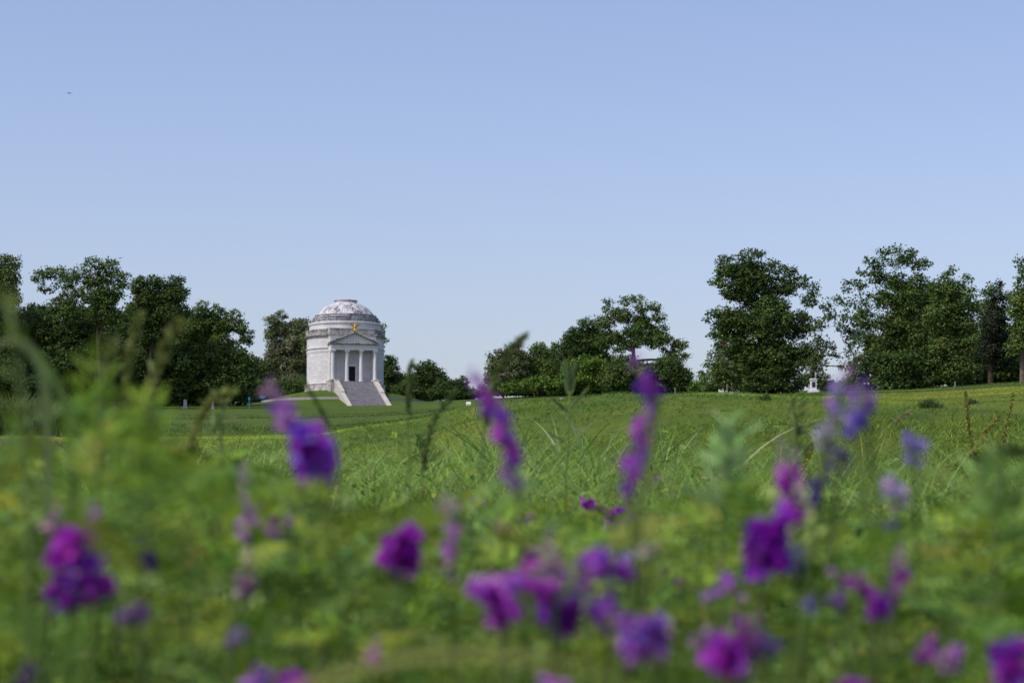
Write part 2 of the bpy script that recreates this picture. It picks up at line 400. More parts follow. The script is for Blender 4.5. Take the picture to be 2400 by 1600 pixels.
# entablature
m = MB(); zm = (zar0*.55+zar1*.45)
m.box(-4.9, 4.9, -9.82, -9.0, zar0, zm); m.box(-4.94, 4.94, -9.86, -8.98, zm, zm+.08); m.box(-4.88, 4.88, -9.8, -9.0, zm+.08, zar1)
for sx in (-1, 1):
    a, b = sorted((sx*4.0, sx*4.88)); m.box(a, b, -9.0, -6.4, zar0, zar1)
m.box(-4.0, 4.0, -9.0, -8.2, zar0+.35, zar0+.6)
m.build('entablature', M['marble_plain'], mem)
m = MB()   # dentils and lower cornice of the pediment
for k in range(23):
    x = -4.85 + 9.7*k/22; m.box(x-.12, x+.12, -10.08, -9.8, zar1-.02, zar1+.16)
m.box(-5.15, 5.15, -10.3, -6.3, zar1+.16, zde)
for k in range(8):
    y = -9.6+.42*k
    for sx in (-1, 1):
        a, b = sorted((sx*4.88, sx*5.1)); m.box(a, b, y-.12, y+.12, zar1-.02, zar1+.16)
m.build('dentil_cornice', M['marble_trim'], mem)
# pediment: tympanum, raking cornices, gable roof running back to the wall
m = MB(); m.prism([(-4.6, zde), (4.6, zde), (0, zap-.45)], -9.9, -9.6); tym = m.build('tympanum', M['marble_plain'], mem)
m = MB()
for k, (x, h, w) in enumerate([(0,1.25,.3),(-.55,.95,.24),(.55,.95,.24),(-1.1,.8,.26),(1.1,.8,.26),(-1.7,.55,.28),(1.7,.55,.28),(-2.4,.32,.35),(2.4,.32,.35)]):
    m.ball((x, -9.92, zde+h*.5), (w, .12, h*.55), 9, 7); m.ball((x, -9.98, zde+h*1.02), (.12,.1,.13), 7, 5)
m.build('relief', M['marble_plain'], tym, smooth=True)
m = MB()
ex = 5.3; zl = zde+.0
for sx in (-1, 1):
    m.prism([(0, zap-.42), (0, zap), (sx*ex, zl+.18), (sx*ex, zl), (sx*(ex-.15), zl-.02+.03)][::sx], -10.45, -SL+.02)
    for k in range(11):
        u = (k+.5)/11; x = sx*ex*u*.95; z = zap-.45+(zl-zap+.35)*u
        m.box(x-.11, x+.11, -10.3, -10.05, z-.13, z+.05)
m.build('roof', M['marble_trim'], mem)
# stairs
LT, LB = 11.1, 11.1 + 2.68/math.sin(R(VX))
zs = zz(1520, LB)
NS = 44; rise = (zf-zs)/NS; run = (LB-LT)/NS
poly = [(-LT+.5, zf-.003)]
for k in range(NS):
    poly.append((-LT-run*k, zf-.003-rise*k)); poly.append((-LT-run*k, zf-.003-rise*(k+1)))
poly += [(-LB, zs-1.2), (-LT+.5, zs-1.2)]
m = MB(); m.prismx(poly, -3.66, 3.66)
st = m.build('stairs', M['stair'], mem)
for k in (11, 22, 33):    # wider landings read as pale lines
    m = MB(); m.box(-3.64, 3.64, -LT-run*k-.34, -LT-run*k+.02, zf-rise*(k+1)-.02, zf-rise*(k+1)+.035); m.build('landing_edge', M['marble_worn'], st)
for sx in (-1, 1):
    a, b = sorted((sx*3.66, sx*4.5))
    m = MB(); mid = (LT+LB)/2+.5; zmid = zf-(zf-zs)*((mid-LT)/(LB-LT))
    p = [(-LT-.5, zs-1.2), (-LT-.5, zf+.1), (-LT-1.6, zf-.1), (-mid, zmid+.62), (-mid-.02, zmid+.3), (-LB-.5, zs+.22), (-LB-.9, zs+.02), (-LB-.9, zs-1.2)]
    m.prismx(p[::-1], a, b); ch = m.build('cheek_wall', M['cheek'], mem, bevel=.03)
    m = MB(); m.box(a-.08, b+.08, -LT-1.7, -LT-.62, zf-1.2, zf+.28); m.build('cheek_block', M['cheek'], ch, bevel=.03)
# mound (ground) and its retaining kerb
zk = 32.35
mm = MB(); mm.lathe([(8.0, zb+.1), (9.5, zb), (12, zb-.5), (14.5, zb-1.15), (17.2, zk+.0)], 96)
mo = mm.build('mound', M['ground'], None, smooth=True); mo.location = (MCX, MCY, 0); mo.rotation_euler = (0,0,PHI); tag(mo, kind='structure')
mm = MB()
N = 96; vs = []; fs = []; rr = [17.5, 18.6, 20.5, 24, 28]
for i in range(N+1):
    for k, r in enumerate(rr):
        ac = math.asin(4.3/r); a = ac+(2*math.pi-2*ac)*i/N
        X = MCX + r*math.sin(a+PHI); Y = MCY - r*math.cos(a+PHI); g0 = float(gz(X, Y)); u = (r-17.5)/10.5
        z = (zk-.42)*(1-u)**1.6 + g0*(1-(1-u)**1.6) if u < 1 else g0-.3
        vs.append((r*math.sin(a), -r*math.cos(a), max(z, g0-.3)))
K = len(rr)
for i in range(N):
    j = i+1
    for k in range(K-1): fs.append((i*K+k, j*K+k, j*K+k+1, i*K+k+1))
mm.add(vs, fs); mo = mm.build('mound_slope', M['ground'], None, smooth=True); mo.location = (MCX, MCY, 0); mo.rotation_euler = (0,0,PHI); tag(mo, kind='structure')
a0 = math.asin(4.6/17.4)
mm = MB(); mm.lathe([(17.1, zk-1), (17.1, zk+.06), (17.55, zk+.06), (17.55, zk-1.4)], 96, a0, 2*math.pi-a0)
kb = mm.build('retaining_wall', M['stone_grey'], None); kb.location = (MCX, MCY, 0); kb.rotation_euler = (0,0,PHI)
tag(kb, 'low pale stone retaining wall curving round the grass mound of the memorial', 'wall')
# gilded eagle on the pediment apex
ROT = Matrix.Rotation(PHI, 4, 'Z')
ep = Vector((MCX, MCY, 0)) + ROT @ Vector((0, -10.2, zap-.03))
eg = thing('eagle_statue', 'gilded eagle with raised spread wings on the peak of the pediment', 'statue', ep, PHI)
m = MB(); m.box(-.38, .38, -.35, .35, 0, .16); m.ball((0,0,.18), (.34,.3,.2), 12, 7); m.build('pedestal', M['gold'], eg, smooth=False)
m = MB(); m.ball((0, 0, .78), (.22,.2,.44), 12, 9, Matrix.Rotation(.15, 3, 'X')); m.ball((0,-.12,1.22), (.13,.15,.15), 10, 7); m.tube([(0,-.24,1.24),(0,-.36,1.2)], [.05,.012], 6)
m.tube([(-.1,0,.5),(-.12,-.02,.2)], [.1,.07], 7); m.tube([(.1,0,.5),(.12,-.02,.2)], [.1,.07], 7); m.tube([(0,.1,.55),(0,.3,.22)], [.12,.16], 8)
m.build('body', M['gold'], eg, smooth=True)
for sx in (-1, 1):
    m = MB(); top = []; bot = []
    for q in range(7):
        u = q/6; x = sx*(.12+1.02*u); ztp = .98+.15*math.sin(u*3)+.50*u**1.2; ch_ = .52*(1-u)**.7+.10
        top.append((x, .02+.12*u, ztp)); bot.append((x*.96, .12+.16*u, ztp-ch_))
    vs = top+bot+[(x, y+.07, z) for x, y, z in top]+[(x, y+.05, z) for x, y, z in bot]
    fs = []
    for q in range(6):
        fs += [(q, q+1, 8+q, 7+q), (14+q, 21+q, 22+q, 15+q), (q, 14+q, 15+q, q+1), (7+q, 8+q, 22+q, 21+q)]
    fs += [(6, 20, 27, 13), (0, 7, 21, 14)]
    m.add(vs, fs); m.build('wing', M['gold'], eg)

# ------------------------------------------------------------------ vectorised vegetation
def hexleaf(cen, direc, nrm, length, width):
    """pointed leaf of 2 quads: (n,6) verts"""
    s_ = np.cross(direc, nrm); s_ /= np.linalg.norm(s_, axis=1)[:, None]+1e-9
    L = length[:, None]; W = width[:, None]
    a = cen; b = cen+direc*L*.35+s_*W*.5; c = cen+direc*L*.35-s_*W*.5; d = cen+direc*L*.75+s_*W*.42-nrm*L*.05; e = cen+direc*L*.75-s_*W*.42-nrm*L*.05; f = cen+direc*L-nrm*L*.1
    V = np.stack([a,b,c,d,e,f], 1)
    return V.reshape(-1, 3)
def hexfaces(n):
    b = (np.arange(n)*6)[:, None]
    return [np.concatenate([b+np.array([[0,1,2]]), b+np.array([[3,5,4]])]), b+np.array([[1,3,4,2]])]
def kite(cen, direc, nrm, length, width):
    s_ = np.cross(direc, nrm); s_ /= np.linalg.norm(s_, axis=1)[:, None]+1e-9
    L = length[:, None]; W = width[:, None]; m_ = cen+direc*L*.45+nrm*L*.06
    return np.stack([cen, m_+s_*W*.5, cen+direc*L, m_-s_*W*.5], 1).reshape(-1, 3)
def unit(v): return v/(np.linalg.norm(v, axis=-1, keepdims=True)+1e-9)
def blades(bx, by, bz, h, w, az, lean, curl, nseg, col, twist=0.0, tip=None):
    n = len(bx); k = nseg+1
    u = np.linspace(0, 1, k)[None, :]
    dx, dy = np.cos(az)[:, None], np.sin(az)[:, None]
    hz = h[:, None]*(lean[:, None]*u + curl[:, None]*u**2.2)
    vz = h[:, None]*(u - .42*curl[:, None]*u**3.0)*np.sqrt(np.clip(1-(.6*lean[:, None])**2, .2, 1))
    cx = bx[:, None]+dx*hz; cy = by[:, None]+dy*hz; cz = bz[:, None]+vz
    fa = az+math.pi/2+twist*rng.standard_normal(n)
    wd = w[:, None]*.5*np.clip(1.0-u**2.2, .03, 1)*np.minimum(1, .55+u*2)
    sx, sy = np.cos(fa)[:, None]*wd, np.sin(fa)[:, None]*wd
    V = np.stack([np.stack([cx-sx, cy-sy, cz], -1), np.stack([cx+sx, cy+sy, cz], -1)], 2).reshape(n, 2*k, 3)
    b = (np.arange(n)*2*k)[:, None]
    Fq = np.concatenate([b+np.array([[2*i, 2*i+1, 2*i+3, 2*i+2]]) for i in range(nseg)])
    cc = np.repeat(col[:, None, :], 2*k, axis=1)*(1.0 if tip is None else 1)
    return V.reshape(-1, 3), Fq, cc.reshape(-1, 3)
class Acc:
    def __init__(s): s.V=[]; s.F={}; s.c=[]; s.n=0
    def add(s, V, Fs, col):
        if not isinstance(Fs, list): Fs = [Fs]
        for f in Fs: s.F.setdefault(f.shape[1], []).append(f+s.n)
        s.V.append(V); s.c.append(col); s.n += len(V)
    def build(s, name, mat, parent=None, smooth=False):
        return mesh_np(name, np.concatenate(s.V), [np.concatenate(v) for v in s.F.values()], mat, parent, col=np.concatenate(s.c), smooth=smooth)
def pick(cols, n, jit=.18, w=None):
    cols = np.array(cols, float); c = cols[rng.choice(len(cols), n, p=w)]
    return np.clip(c*(1+jit*rng.standard_normal((n,1)))*(1+jit*.4*rng.standard_normal((n,3))), .003, 1)

# ------------------------------------------------------------------ trees
DK = [(.038,.072,.017), (.050,.088,.020), (.030,.058,.016), (.070,.108,.024)]
MD = [(.060,.105,.024), (.078,.125,.028), (.046,.084,.020), (.10,.145,.034)]
PL = [(.08,.115,.038), (.12,.14,.06), (.065,.095,.03), (.19,.19,.12)]
BR = [(.085,.155,.022), (.12,.19,.028), (.06,.115,.018)]
CE = [(.016,.026,.014), (.02,.032,.016), (.026,.036,.018)]
RD = [(.07,.04,.04), (.05,.04,.03)]
def tree(name, label, cat, d, bx, lobes, cols=MD, dens=1.0, leaf=.34, group=None, bark='bark', trunk_r=None, flat=.75, by=None, depth=.75, forky=.35, fill=.8):
    """lobes: (px, py, rx, ry) in photo pixels at distance d; bx: trunk px"""
    X0 = (bx-1200)/F*d; zg = float(gz(X0, d))
    root = thing(name, label, cat, (X0, d, zg-.1), 0, group)
    base = Vector((X0, d, zg-.1)); pxm = F/d
    cs = []
    A = Acc(); tops = []
    lobes = list(lobes); n0 = len(lobes)
    if n0 > 4:
        for _ in range(int(n0*fill)):
            i, j, k = rng.choice(n0, 3, replace=False); w_ = rng.dirichlet((1.2,1.2,1.2))
            q = w_[0]*np.array(lobes[i])+w_[1]*np.array(lobes[j])+w_[2]*np.array(lobes[k])
            lobes.append((q[0], q[1]+4, q[2]*.85, q[3]*.85))
    for (lx, ly, rx, ry) in lobes:
        c = P(lx, ly, d)-base; rxm, rzm = rx/pxm, ry/pxm; rym = (rxm+rzm)*.5*depth*1.3
        c.y += rng.uniform(-.6, .6)*rym
        cs.append((c, rxm, rym, rzm)); tops.append(c.z+rzm)
        ncl = int(max(10, 15*dens*(rxm*rzm+rxm*rym*.5)))
        v = unit(rng.standard_normal((ncl, 3))); rad = rng.uniform(.25, 1, ncl)**.55*rng.uniform(.88, 1.18, ncl)
        cc = np.array(c)+v*rad[:, None]*np.array([rxm, rym, rzm])
        cr = rng.uniform(.45, 1.0, ncl)*min(1.0, .40+.25*min(rxm, rzm))
        nl = np.maximum(6, (24*(cr/.75)**2*(.34/leaf)**1.4)).astype(int)
        idx = np.repeat(np.arange(ncl), nl); n = len(idx)
        lv = unit(rng.standard_normal((n, 3)))*(rng.uniform(0, 1, n)**.45)[:, None]
        pos = cc[idx]+lv*cr[idx][:, None]*np.array([1.15, 1.15, flat])
        dr = unit(rng.standard_normal((n, 3))+np.array([0,0,-.25])+.4*lv); nr_ = unit(.55*rng.standard_normal((n, 3))+np.array([0,0,.9])+1.1*lv+.5*v[idx])
        ln = leaf*rng.uniform(.6, 1.35, n); wd = ln*rng.uniform(.5, .8, n)
        keep = pos[:, 2] > .15
        cl = 1.28*pick(cols, ncl, .14)[idx]*(1+.09*rng.standard_normal((n, 1)))
        pos, dr, nr_, ln, wd, cl = pos[keep], dr[keep], nr_[keep], ln[keep], wd[keep], np.clip(cl[keep], .004, 1)
        if len(pos) == 0: continue
        A.add(kite(pos, dr, nr_, ln*1.15, wd*1.25), (np.arange(len(pos))*4)[:, None]+np.array([[0,1,2,3]]), np.repeat(cl, 4, axis=0))
        cs[-1] = cs[-1]+(cc,)
    A.build('crown', M['leaf'], root)
    H = max(tops); tr = trunk_r or max(.06, H*.016)
    m = MB(); fk = H*forky
    lean = np.mean([c[0].x for c in cs])*.25
    p0, p1, p2 = Vector((0,0,-.4)), Vector((lean*.3, 0, fk*.6)), Vector((lean, 0, fk))
    m.tube([p0, Vector((0,0,.35)), p1, p2, p2+Vector((lean*.3,0,H*.15))], [tr*1.7, tr*1.15, tr, tr*.85, tr*.4], 9)
    nodes = [(p1, tr*.8), (p1.lerp(p2, .5), tr*.8), (p2, tr*.8)]
    for c_ in sorted(cs, key=lambda q: (q[0]-p2).length):
        c = c_[0]
        if c.z < fk*.5 and n0 > 2: continue
        dd = (c-p2).length
        best = min(nodes, key=lambda q: (q[0]-c).length + .35*(q[0]-p2).length + (3 if q[0].z > c.z+.5 else 0))
        st_, rp = best; r0 = rp*.66
        md = st_.lerp(c, .5)+Vector((rng.uniform(-.12,.12), rng.uniform(-.12,.12), rng.uniform(.0,.16)))*(c-st_).length
        m.tube([st_, st_.lerp(md, .5)+Vector((0,0,.05)), md, c], [r0, r0*.9, r0*.75, r0*.6], 6)
        nodes += [(md, r0*.75), (c, r0*.6)]
        if len(c_) > 4:
            cc = c_[4]
            for q in range(min(len(cc), 10)):
                e = Vector(cc[q]); s0 = md.lerp(c, rng.uniform(0, 1)); m.tube([s0, s0.lerp(e, .5)+Vector((0,0,.1)), e], [max(.02,r0*.3), max(.015,r0*.2), .012], 4)
    m.build('trunk', M[bark], root)
    return root

G1 = 'trees in the wood on the left'; G2 = 'trees behind the memorial'; G3 = 'trees in the middle grove'; G4 = 'big trees on the right hill'
tree('broadleaf_tree', 'tall dark tree cut by the left edge of the photo', 'tree', 400, -15, [(-30,640,40,40),(12,618,32,24),(22,655,26,34),(5,700,45,40),(-40,720,50,60),(20,760,40,45),(0,830,50,50)], MD, .9, group=G1)
tree('broadleaf_tree', 'wide airy tree with fine forking limbs, tallest of the left wood', 'tree', 400, 235, [(98,648,24,16),(135,640,32,16),(160,660,28,18),(110,672,22,12),(190,640,24,18),(222,620,26,16),(255,622,24,16),(268,648,30,22),(225,655,32,20),(205,690,34,20),(170,715,30,18),(262,690,28,24),(240,735,40,28),(285,665,18,14),(140,705,26,14)], MD, .78, group=G1, forky=.42, fill=.4)
tree('broadleaf_tree', 'dense round topped dark tree right of the tall airy tree', 'tree', 410, 345, [(322,672,24,20),(348,660,28,16),(385,665,24,14),(412,660,20,16),(425,690,20,20),(400,700,32,24),(350,700,36,28),(335,735,36,30),(395,740,36,28),(425,730,18,20),(360,780,38,26)], DK, 1.0, group=G1, forky=.45)
tree('broadleaf_tree', 'tree with a bare drooping branch at its right side, beside the gap', 'tree', 420, 490, [(478,715,16,12),(470,735,26,18),(505,730,24,16),(545,740,22,16),(555,765,26,20),(578,785,18,18),(500,765,36,24),(455,770,26,26),(520,800,34,20),(470,815,36,30),(430,790,20,26),(585,800,12,10)], MD, .85, group=G1, forky=.4)
tree('broadleaf_tree', 'low dark bushy tree filling the wood edge under the tall left trees', 'tree', 405, 130, [(60,760,40,40),(110,790,55,45),(165,790,45,45),(70,850,70,50),(150,860,70,55),(120,910,80,35),(205,790,36,40)], DK, 1.0, group=G1, leaf=.4)
tree('broadleaf_tree', 'dark bushy tree below the dense round topped tree', 'tree', 415, 310, [(240,830,55,50),(300,820,50,40),(345,850,50,50),(270,890,70,45),(360,905,60,35),(300,780,30,25),(215,900,60,40)], DK, 1.0, group=G1, leaf=.4)
tree('broadleaf_tree', 'low wide dark tree at the right end of the left wood', 'tree', 415, 520, [(440,850,45,45),(490,850,50,40),(540,850,45,36),(570,870,28,36),(500,900,70,36),(420,905,45,36),(560,905,40,30)], DK, 1.1, group=G1, leaf=.4)
tree('broadleaf_tree', 'shadowy tree at the foot of the left photo edge behind tall grass', 'tree', 395, 10, [(0,880,60,50),(-60,850,60,70),(60,910,50,30)], DK, 1.1, group=G1, leaf=.4)
tree('broadleaf_tree', 'shadowy broad tree deep in the left wood behind the airy tree', 'tree', 445, 200, [(90,770,60,50),(150,760,60,50),(210,770,60,50),(270,770,50,45),(60,840,60,50),(140,850,70,50),(220,850,70,50),(120,915,80,36),(220,915,80,36),(30,900,60,40)], DK, 1.1, group=G1, leaf=.46)
tree('broadleaf_tree', 'shadowy broad tree deep in the left wood behind the round topped tree', 'tree', 450, 400, [(320,745,40,40),(370,760,50,45),(430,770,45,45),(480,790,45,40),(330,840,60,50),(410,850,60,50),(490,850,60,50),(550,850,40,40),(330,915,70,36),(420,915,70,36),(520,915,70,36)], DK, 1.1, group=G1, leaf=.46)
tree('broadleaf_tree', 'dark low tree behind the blue signs joining wood and memorial', 'tree', 545, 630, [(590,885,30,26),(640,870,36,36),(690,850,36,40),(600,920,36,24),(660,910,44,30),(715,880,30,40)], DK, 1.1, group=G2, leaf=.44)
tree('broadleaf_tree', 'dark low tree in the second row right of the memorial', 'tree', 548, 980, [(930,895,34,26),(975,900,34,26),(1020,898,34,22),(1060,912,36,18),(940,925,40,16),(1010,925,46,16),(1080,925,40,14)], DK, 1.1, group=G2, leaf=.44)
tree('broadleaf_tree', 'shadowy tree behind the spreading oak filling the grove', 'tree', 480, 1460, [(1390,830,34,30),(1400,870,50,36),(1460,865,50,34),(1520,880,50,30),(1580,885,40,26),(1330,870,46,36),(1270,885,46,30),(1210,890,46,26)], DK, 1.1, group=G3, leaf=.44)
tree('shrub', 'low dark hedge like shrub left of the memorial behind the blue signs', 'shrub', 520, 600, [(570,915,30,26),(605,915,30,24),(640,920,30,24),(675,918,30,28),(700,915,25,28)], DK, 1.3, group=G2)
tree('broadleaf_tree', 'tall tree with pale blossom tinge standing left behind the memorial', 'tree', 530, 660, [(640,755,20,16),(658,738,14,12),(662,770,24,22),(635,790,18,20),(690,765,20,16),(712,760,18,14),(690,800,30,30),(650,825,28,28),(720,800,20,40),(640,850,16,16),(690,855,36,34),(680,900,40,28)], PL, 1.0, group=G2, forky=.4)
tree('broadleaf_tree', 'small dark tree between the left wood and the memorial', 'tree', 530, 605, [(600,850,14,14),(612,870,20,20),(590,880,18,16),(625,890,18,20),(605,900,26,18)], DK, .9, group=G2)
tree('broadleaf_tree', 'dark tree peeping out at the right wall of the memorial', 'tree', 525, 905, [(915,846,16,12),(925,858,12,10),(905,870,20,20),(915,895,26,22),(935,905,28,20),(900,915,30,22),(895,765,12,8),(892,800,10,30)], DK, 1.0, group=G2)
tree('broadleaf_tree', 'small leafy tree with a light trunk in the gap right of the memorial', 'tree', 525, 998, [(985,860,20,14),(1008,858,20,14),(1000,880,30,18),(1030,872,16,12),(975,890,18,22),(1035,890,18,16)], DK, .85, group=G2, forky=.45)
tree('shrub', 'dark shrub mass below the gap right of the memorial', 'shrub', 522, 960, [(945,915,28,20),(975,922,26,16),(965,900,20,18)], DK, 1.2, group=G2)
tree('broadleaf_tree', 'low dark tree with one raised knob of leaves left of the grove', 'tree', 520, 1075, [(1086,892,17,12),(1070,905,26,14),(1045,908,26,18),(1030,920,26,16),(1095,920,22,16),(1065,922,40,14)], DK, 1.1, group=G2)
tree('shrub', 'small reddish bush at the left foot of the middle grove', 'shrub', 520, 1130, [(1133,908,12,9),(1126,920,18,12)], RD, 1.2, leaf=.28)
tree('broadleaf_tree', 'round pale leaved tree at the left end of the middle grove', 'tree', 470, 1180, [(1165,835,20,16),(1155,865,20,24),(1185,850,28,24),(1205,820,22,18),(1215,850,24,28),(1180,890,40,26),(1155,895,22,20),(1222,885,20,26)], PL, 1.15, group=G3)
tree('broadleaf_tree', 'mid green round tree second from the left in the grove', 'tree', 475, 1265, [(1262,812,18,12),(1255,835,26,20),(1285,835,26,18),(1302,815,16,14),(1245,870,28,26),(1290,870,34,28),(1265,895,36,22)], MD, 1.1, group=G3)
tree('broadleaf_tree', 'dense domed dark tree left against the spreading oak', 'tree', 460, 1370, [(1378,760,26,14),(1345,785,24,18),(1330,805,20,18),(1375,790,36,24),(1405,790,26,28),(1350,825,36,24),(1400,830,30,26),(1320,840,22,26)], DK, 1.2, group=G3)
tree('oak_tree', 'large spreading oak with open forked limbs in the middle grove', 'tree', 445, 1480, [(1425,706,12,10),(1432,728,22,14),(1470,706,20,12),(1495,700,18,10),(1505,722,22,14),(1535,718,20,12),(1545,742,18,14),(1460,738,28,16),(1420,755,26,18),(1500,756,28,16),(1545,775,22,14),(1480,778,26,14),(1440,790,24,16),(1578,800,20,12),(1598,808,14,14),(1570,822,22,12),(1535,805,22,12),(1415,800,20,18),(1595,835,22,12),(1570,845,24,14),(1525,775,24,16),(1548,800,22,14),(1500,800,26,16),(1450,820,18,10),(1475,808,16,12)], MD, 1.0, group=G3, forky=.36, trunk_r=.5, fill=.6)
tree('shrub', 'bright green bushes in front of the grove left of the oak', 'shrub', 440, 1375, [(1340,860,26,22),(1375,852,26,20),(1405,865,24,26),(1370,890,40,26),(1330,895,30,22),(1300,905,26,16)], BR, 1.2, group='bushes at the foot of the middle grove')
tree('shrub', 'rounded grey green bush directly under the oak fork', 'shrub', 438, 1445, [(1440,862,26,18),(1465,875,24,24),(1430,890,34,26),(1470,900,26,20)], MD, 1.2, group='bushes at the foot of the middle grove')
tree('shrub', 'low bright bushes below the pale leaved tree', 'shrub', 440, 1235, [(1245,900,30,18),(1210,905,30,14),(1275,895,24,18),(1175,910,30,10)], BR, 1.1, group='bushes at the foot of the middle grove')
tree('shrub', 'dark bush between the oak trunk and the right end of the grove', 'shrub', 440, 1510, [(1505,885,26,26),(1530,872,20,20),(1520,905,34,16)], MD, 1.2, group='bushes at the foot of the middle grove')
tree('broadleaf_tree', 'low broad tree at the right end of the middle grove', 'tree', 440, 1570, [(1555,850,22,14),(1580,855,24,18),(1555,880,30,24),(1598,880,22,20),(1610,900,20,16),(1570,905,40,16)], DK, 1.15, group=G3)
tree('shrub', 'small light green bush in the gap left of the giant tree', 'shrub', 400, 1640, [(1640,898,20,12),(1655,885,14,14),(1625,908,16,8)], BR, 1.0)
tree('broadleaf_tree', 'giant many lobed tree with a ragged crown, biggest on the right hill', 'tree', 345, 1790, [(1698,612,20,16),(1735,604,22,14),(1768,595,26,14),(1715,635,28,20),(1690,640,16,20),(1680,665,16,10),(1765,635,34,28),(1812,625,26,18),(1850,635,22,16),(1840,665,34,26),(1880,660,20,18),(1905,680,18,16),(1895,705,26,14),(1720,680,30,26),(1775,690,46,38),(1672,735,22,12),(1700,745,34,26),(1655,748,12,8),(1680,780,22,18),(1730,760,46,40),(1800,760,56,50),(1870,760,40,34),(1712,810,36,28),(1760,840,50,40),(1830,840,50,46),(1890,830,36,30),(1790,895,60,36),(1850,895,46,30)], DK+MD[:2], 1.0, group=G4, leaf=.32, forky=.3, trunk_r=.7)
tree('broadleaf_tree', 'low leafy tree hiding the white house, left below the giant tree', 'tree', 340, 1700, [(1680,838,24,16),(1665,860,20,14),(1700,862,28,20),(1650,880,14,12),(1685,885,26,16),(1735,870,18,18),(1665,905,26,10),(1740,900,26,14),(1718,906,26,12),(1722,888,20,14)], MD, .85, group=G4, leaf=.3)
tree('broadleaf_tree', 'slanting open tree with one long arching limb in the gap', 'tree', 335, 1905, [(1935,715,20,12),(1960,702,18,10),(1990,712,22,14),(1950,740,22,12),(1985,745,28,16),(1920,760,22,16),(2010,770,20,20),(1998,800,18,18),(1985,825,14,12),(1960,835,12,8),(1975,860,9,9),(1925,800,22,20),(1915,850,26,24),(1930,885,22,16),(1900,890,26,20),(1950,900,14,10)], DK, .72, group=G4, leaf=.3, forky=.45, fill=.25)
tree('broadleaf_tree', 'tall tree with an airy top and open arching boughs, right of the gap', 'tree', 315, 2100, [(2100,582,18,12),(2075,592,18,12),(2130,595,20,14),(2060,615,22,16),(2105,615,30,18),(2038,612,14,10),(2150,622,22,16),(2170,615,14,12),(2020,640,16,10),(1992,660,16,10),(1984,680,10,12),(2010,672,18,10),(2050,650,28,16),(2100,655,36,22),(2150,660,28,20),(2030,695,22,10),(2080,700,36,24),(2130,710,40,34),(2010,735,20,12),(2040,745,34,26),(2100,760,44,34),(2030,790,26,20),(2150,780,40,40),(2070,810,44,34)], DK+MD[:2], .85, group=G4, leaf=.3, trunk_r=.55, fill=.4)
tree('broadleaf_tree', 'dark bushy undergrowth tree under the airy topped tree', 'tree', 312, 2090, [(2030,860,40,36),(2090,860,50,40),(2150,850,40,40),(2010,900,40,24),(2080,905,60,26),(2150,900,46,26),(2180,870,30,36)], DK, 1.1, group=G4, leaf=.34)
tree('broadleaf_tree', 'tree with a knobbly pointed top between the airy tree and the cedar', 'tree', 312, 2230, [(2230,630,14,10),(2222,650,22,16),(2268,650,12,8),(2245,672,26,18),(2200,680,26,24),(2270,690,24,18),(2230,710,40,30),(2280,725,22,20),(2195,740,30,36),(2250,760,40,36),(2270,810,34,34),(2210,820,40,40),(2240,870,44,34)], MD, .95, group=G4, leaf=.3)
tree('cedar_tree', 'dark narrow cedar with a bare lower trunk on the lawn', 'tree', 285, 2325, [(2345,668,12,12),(2335,700,20,22),(2345,735,24,24),(2325,760,28,26),(2345,790,28,24),(2320,820,34,26),(2350,850,26,22),(2320,858,26,16)], CE, 1.3, group=G4, leaf=.26, forky=.3, trunk_r=.32)
tree('broadleaf_tree', 'tree behind the cedar with a light ragged top', 'tree', 320, 2300, [(2310,685,16,10),(2325,672,16,12),(2305,720,26,24),(2365,700,22,18),(2300,780,26,30),(2290,850,34,40)], MD, .95, group=G4, leaf=.3)
tree('broadleaf_tree', 'tall tree cut by the right edge of the photo, pale trunk on the lawn', 'tree', 275, 2400, [(2392,618,14,14),(2410,640,26,22),(2385,655,16,12),(2400,690,30,26),(2430,720,40,40),(2380,730,24,24),(2395,775,30,26),(2430,800,40,40),(2385,820,26,26),(2480,740,50,70)], MD, 1.0, group=G4, leaf=.28, bark='bark_pale', trunk_r=.3, forky=.5)
tree('broadleaf_tree', 'shadowy tree filling the wood between the knobbly tree and the cedar', 'tree', 345, 2270, [(2180,790,50,40),(2230,800,50,50),(2290,800,50,50),(2350,810,50,50),(2200,860,60,36),(2270,860,60,36),(2340,865,50,26),(2400,850,50,36)], DK, 1.0, group=G4, leaf=.42)
tree('broadleaf_tree', 'tall dark tree in the wood behind the airy topped tree', 'tree', 350, 2160, [(2140,700,40,30),(2180,690,34,28),(2200,740,44,40),(2120,760,50,40),(2150,800,60,44),(2090,820,60,44),(2190,830,60,44)], DK, 1.0, group=G4, leaf=.4)
tree('shrub', 'long low hedge closing the foot of the middle grove', 'shrub', 492, 1360, [(1130,925,34,14),(1180,920,40,18),(1230,918,40,18),(1280,916,40,18),(1330,915,40,18),(1380,914,40,18),(1430,914,40,18),(1480,914,40,18),(1530,914,40,18),(1580,914,40,18),(1630,914,40,16),(1680,912,40,16)], DK, 2.4, group=G3, leaf=.42)
tree('shrub', 'small far bush at the bottom of the gap by the pedestal monument', 'shrub', 420, 1985, [(1962,904,16,10),(1985,902,16,11),(2005,900,14,14),(1940,904,16,11),(1925,902,12,12),(1970,910,30,8)], DK, 2.0, group=G4, leaf=.36)
tree('shrub', 'dark hedge along the lawn edge beneath the right hill trees', 'shrub', 372, 2300, [(2130,880,40,22),(2190,878,40,22),(2250,876,40,22),(2310,874,40,22),(2370,870,40,22),(2430,866,40,22),(2490,864,40,22),(2160,890,50,14),(2260,886,50,16),(2340,884,50,16),(2420,880,50,16)], DK, 2.4, group=G4, leaf=.4)
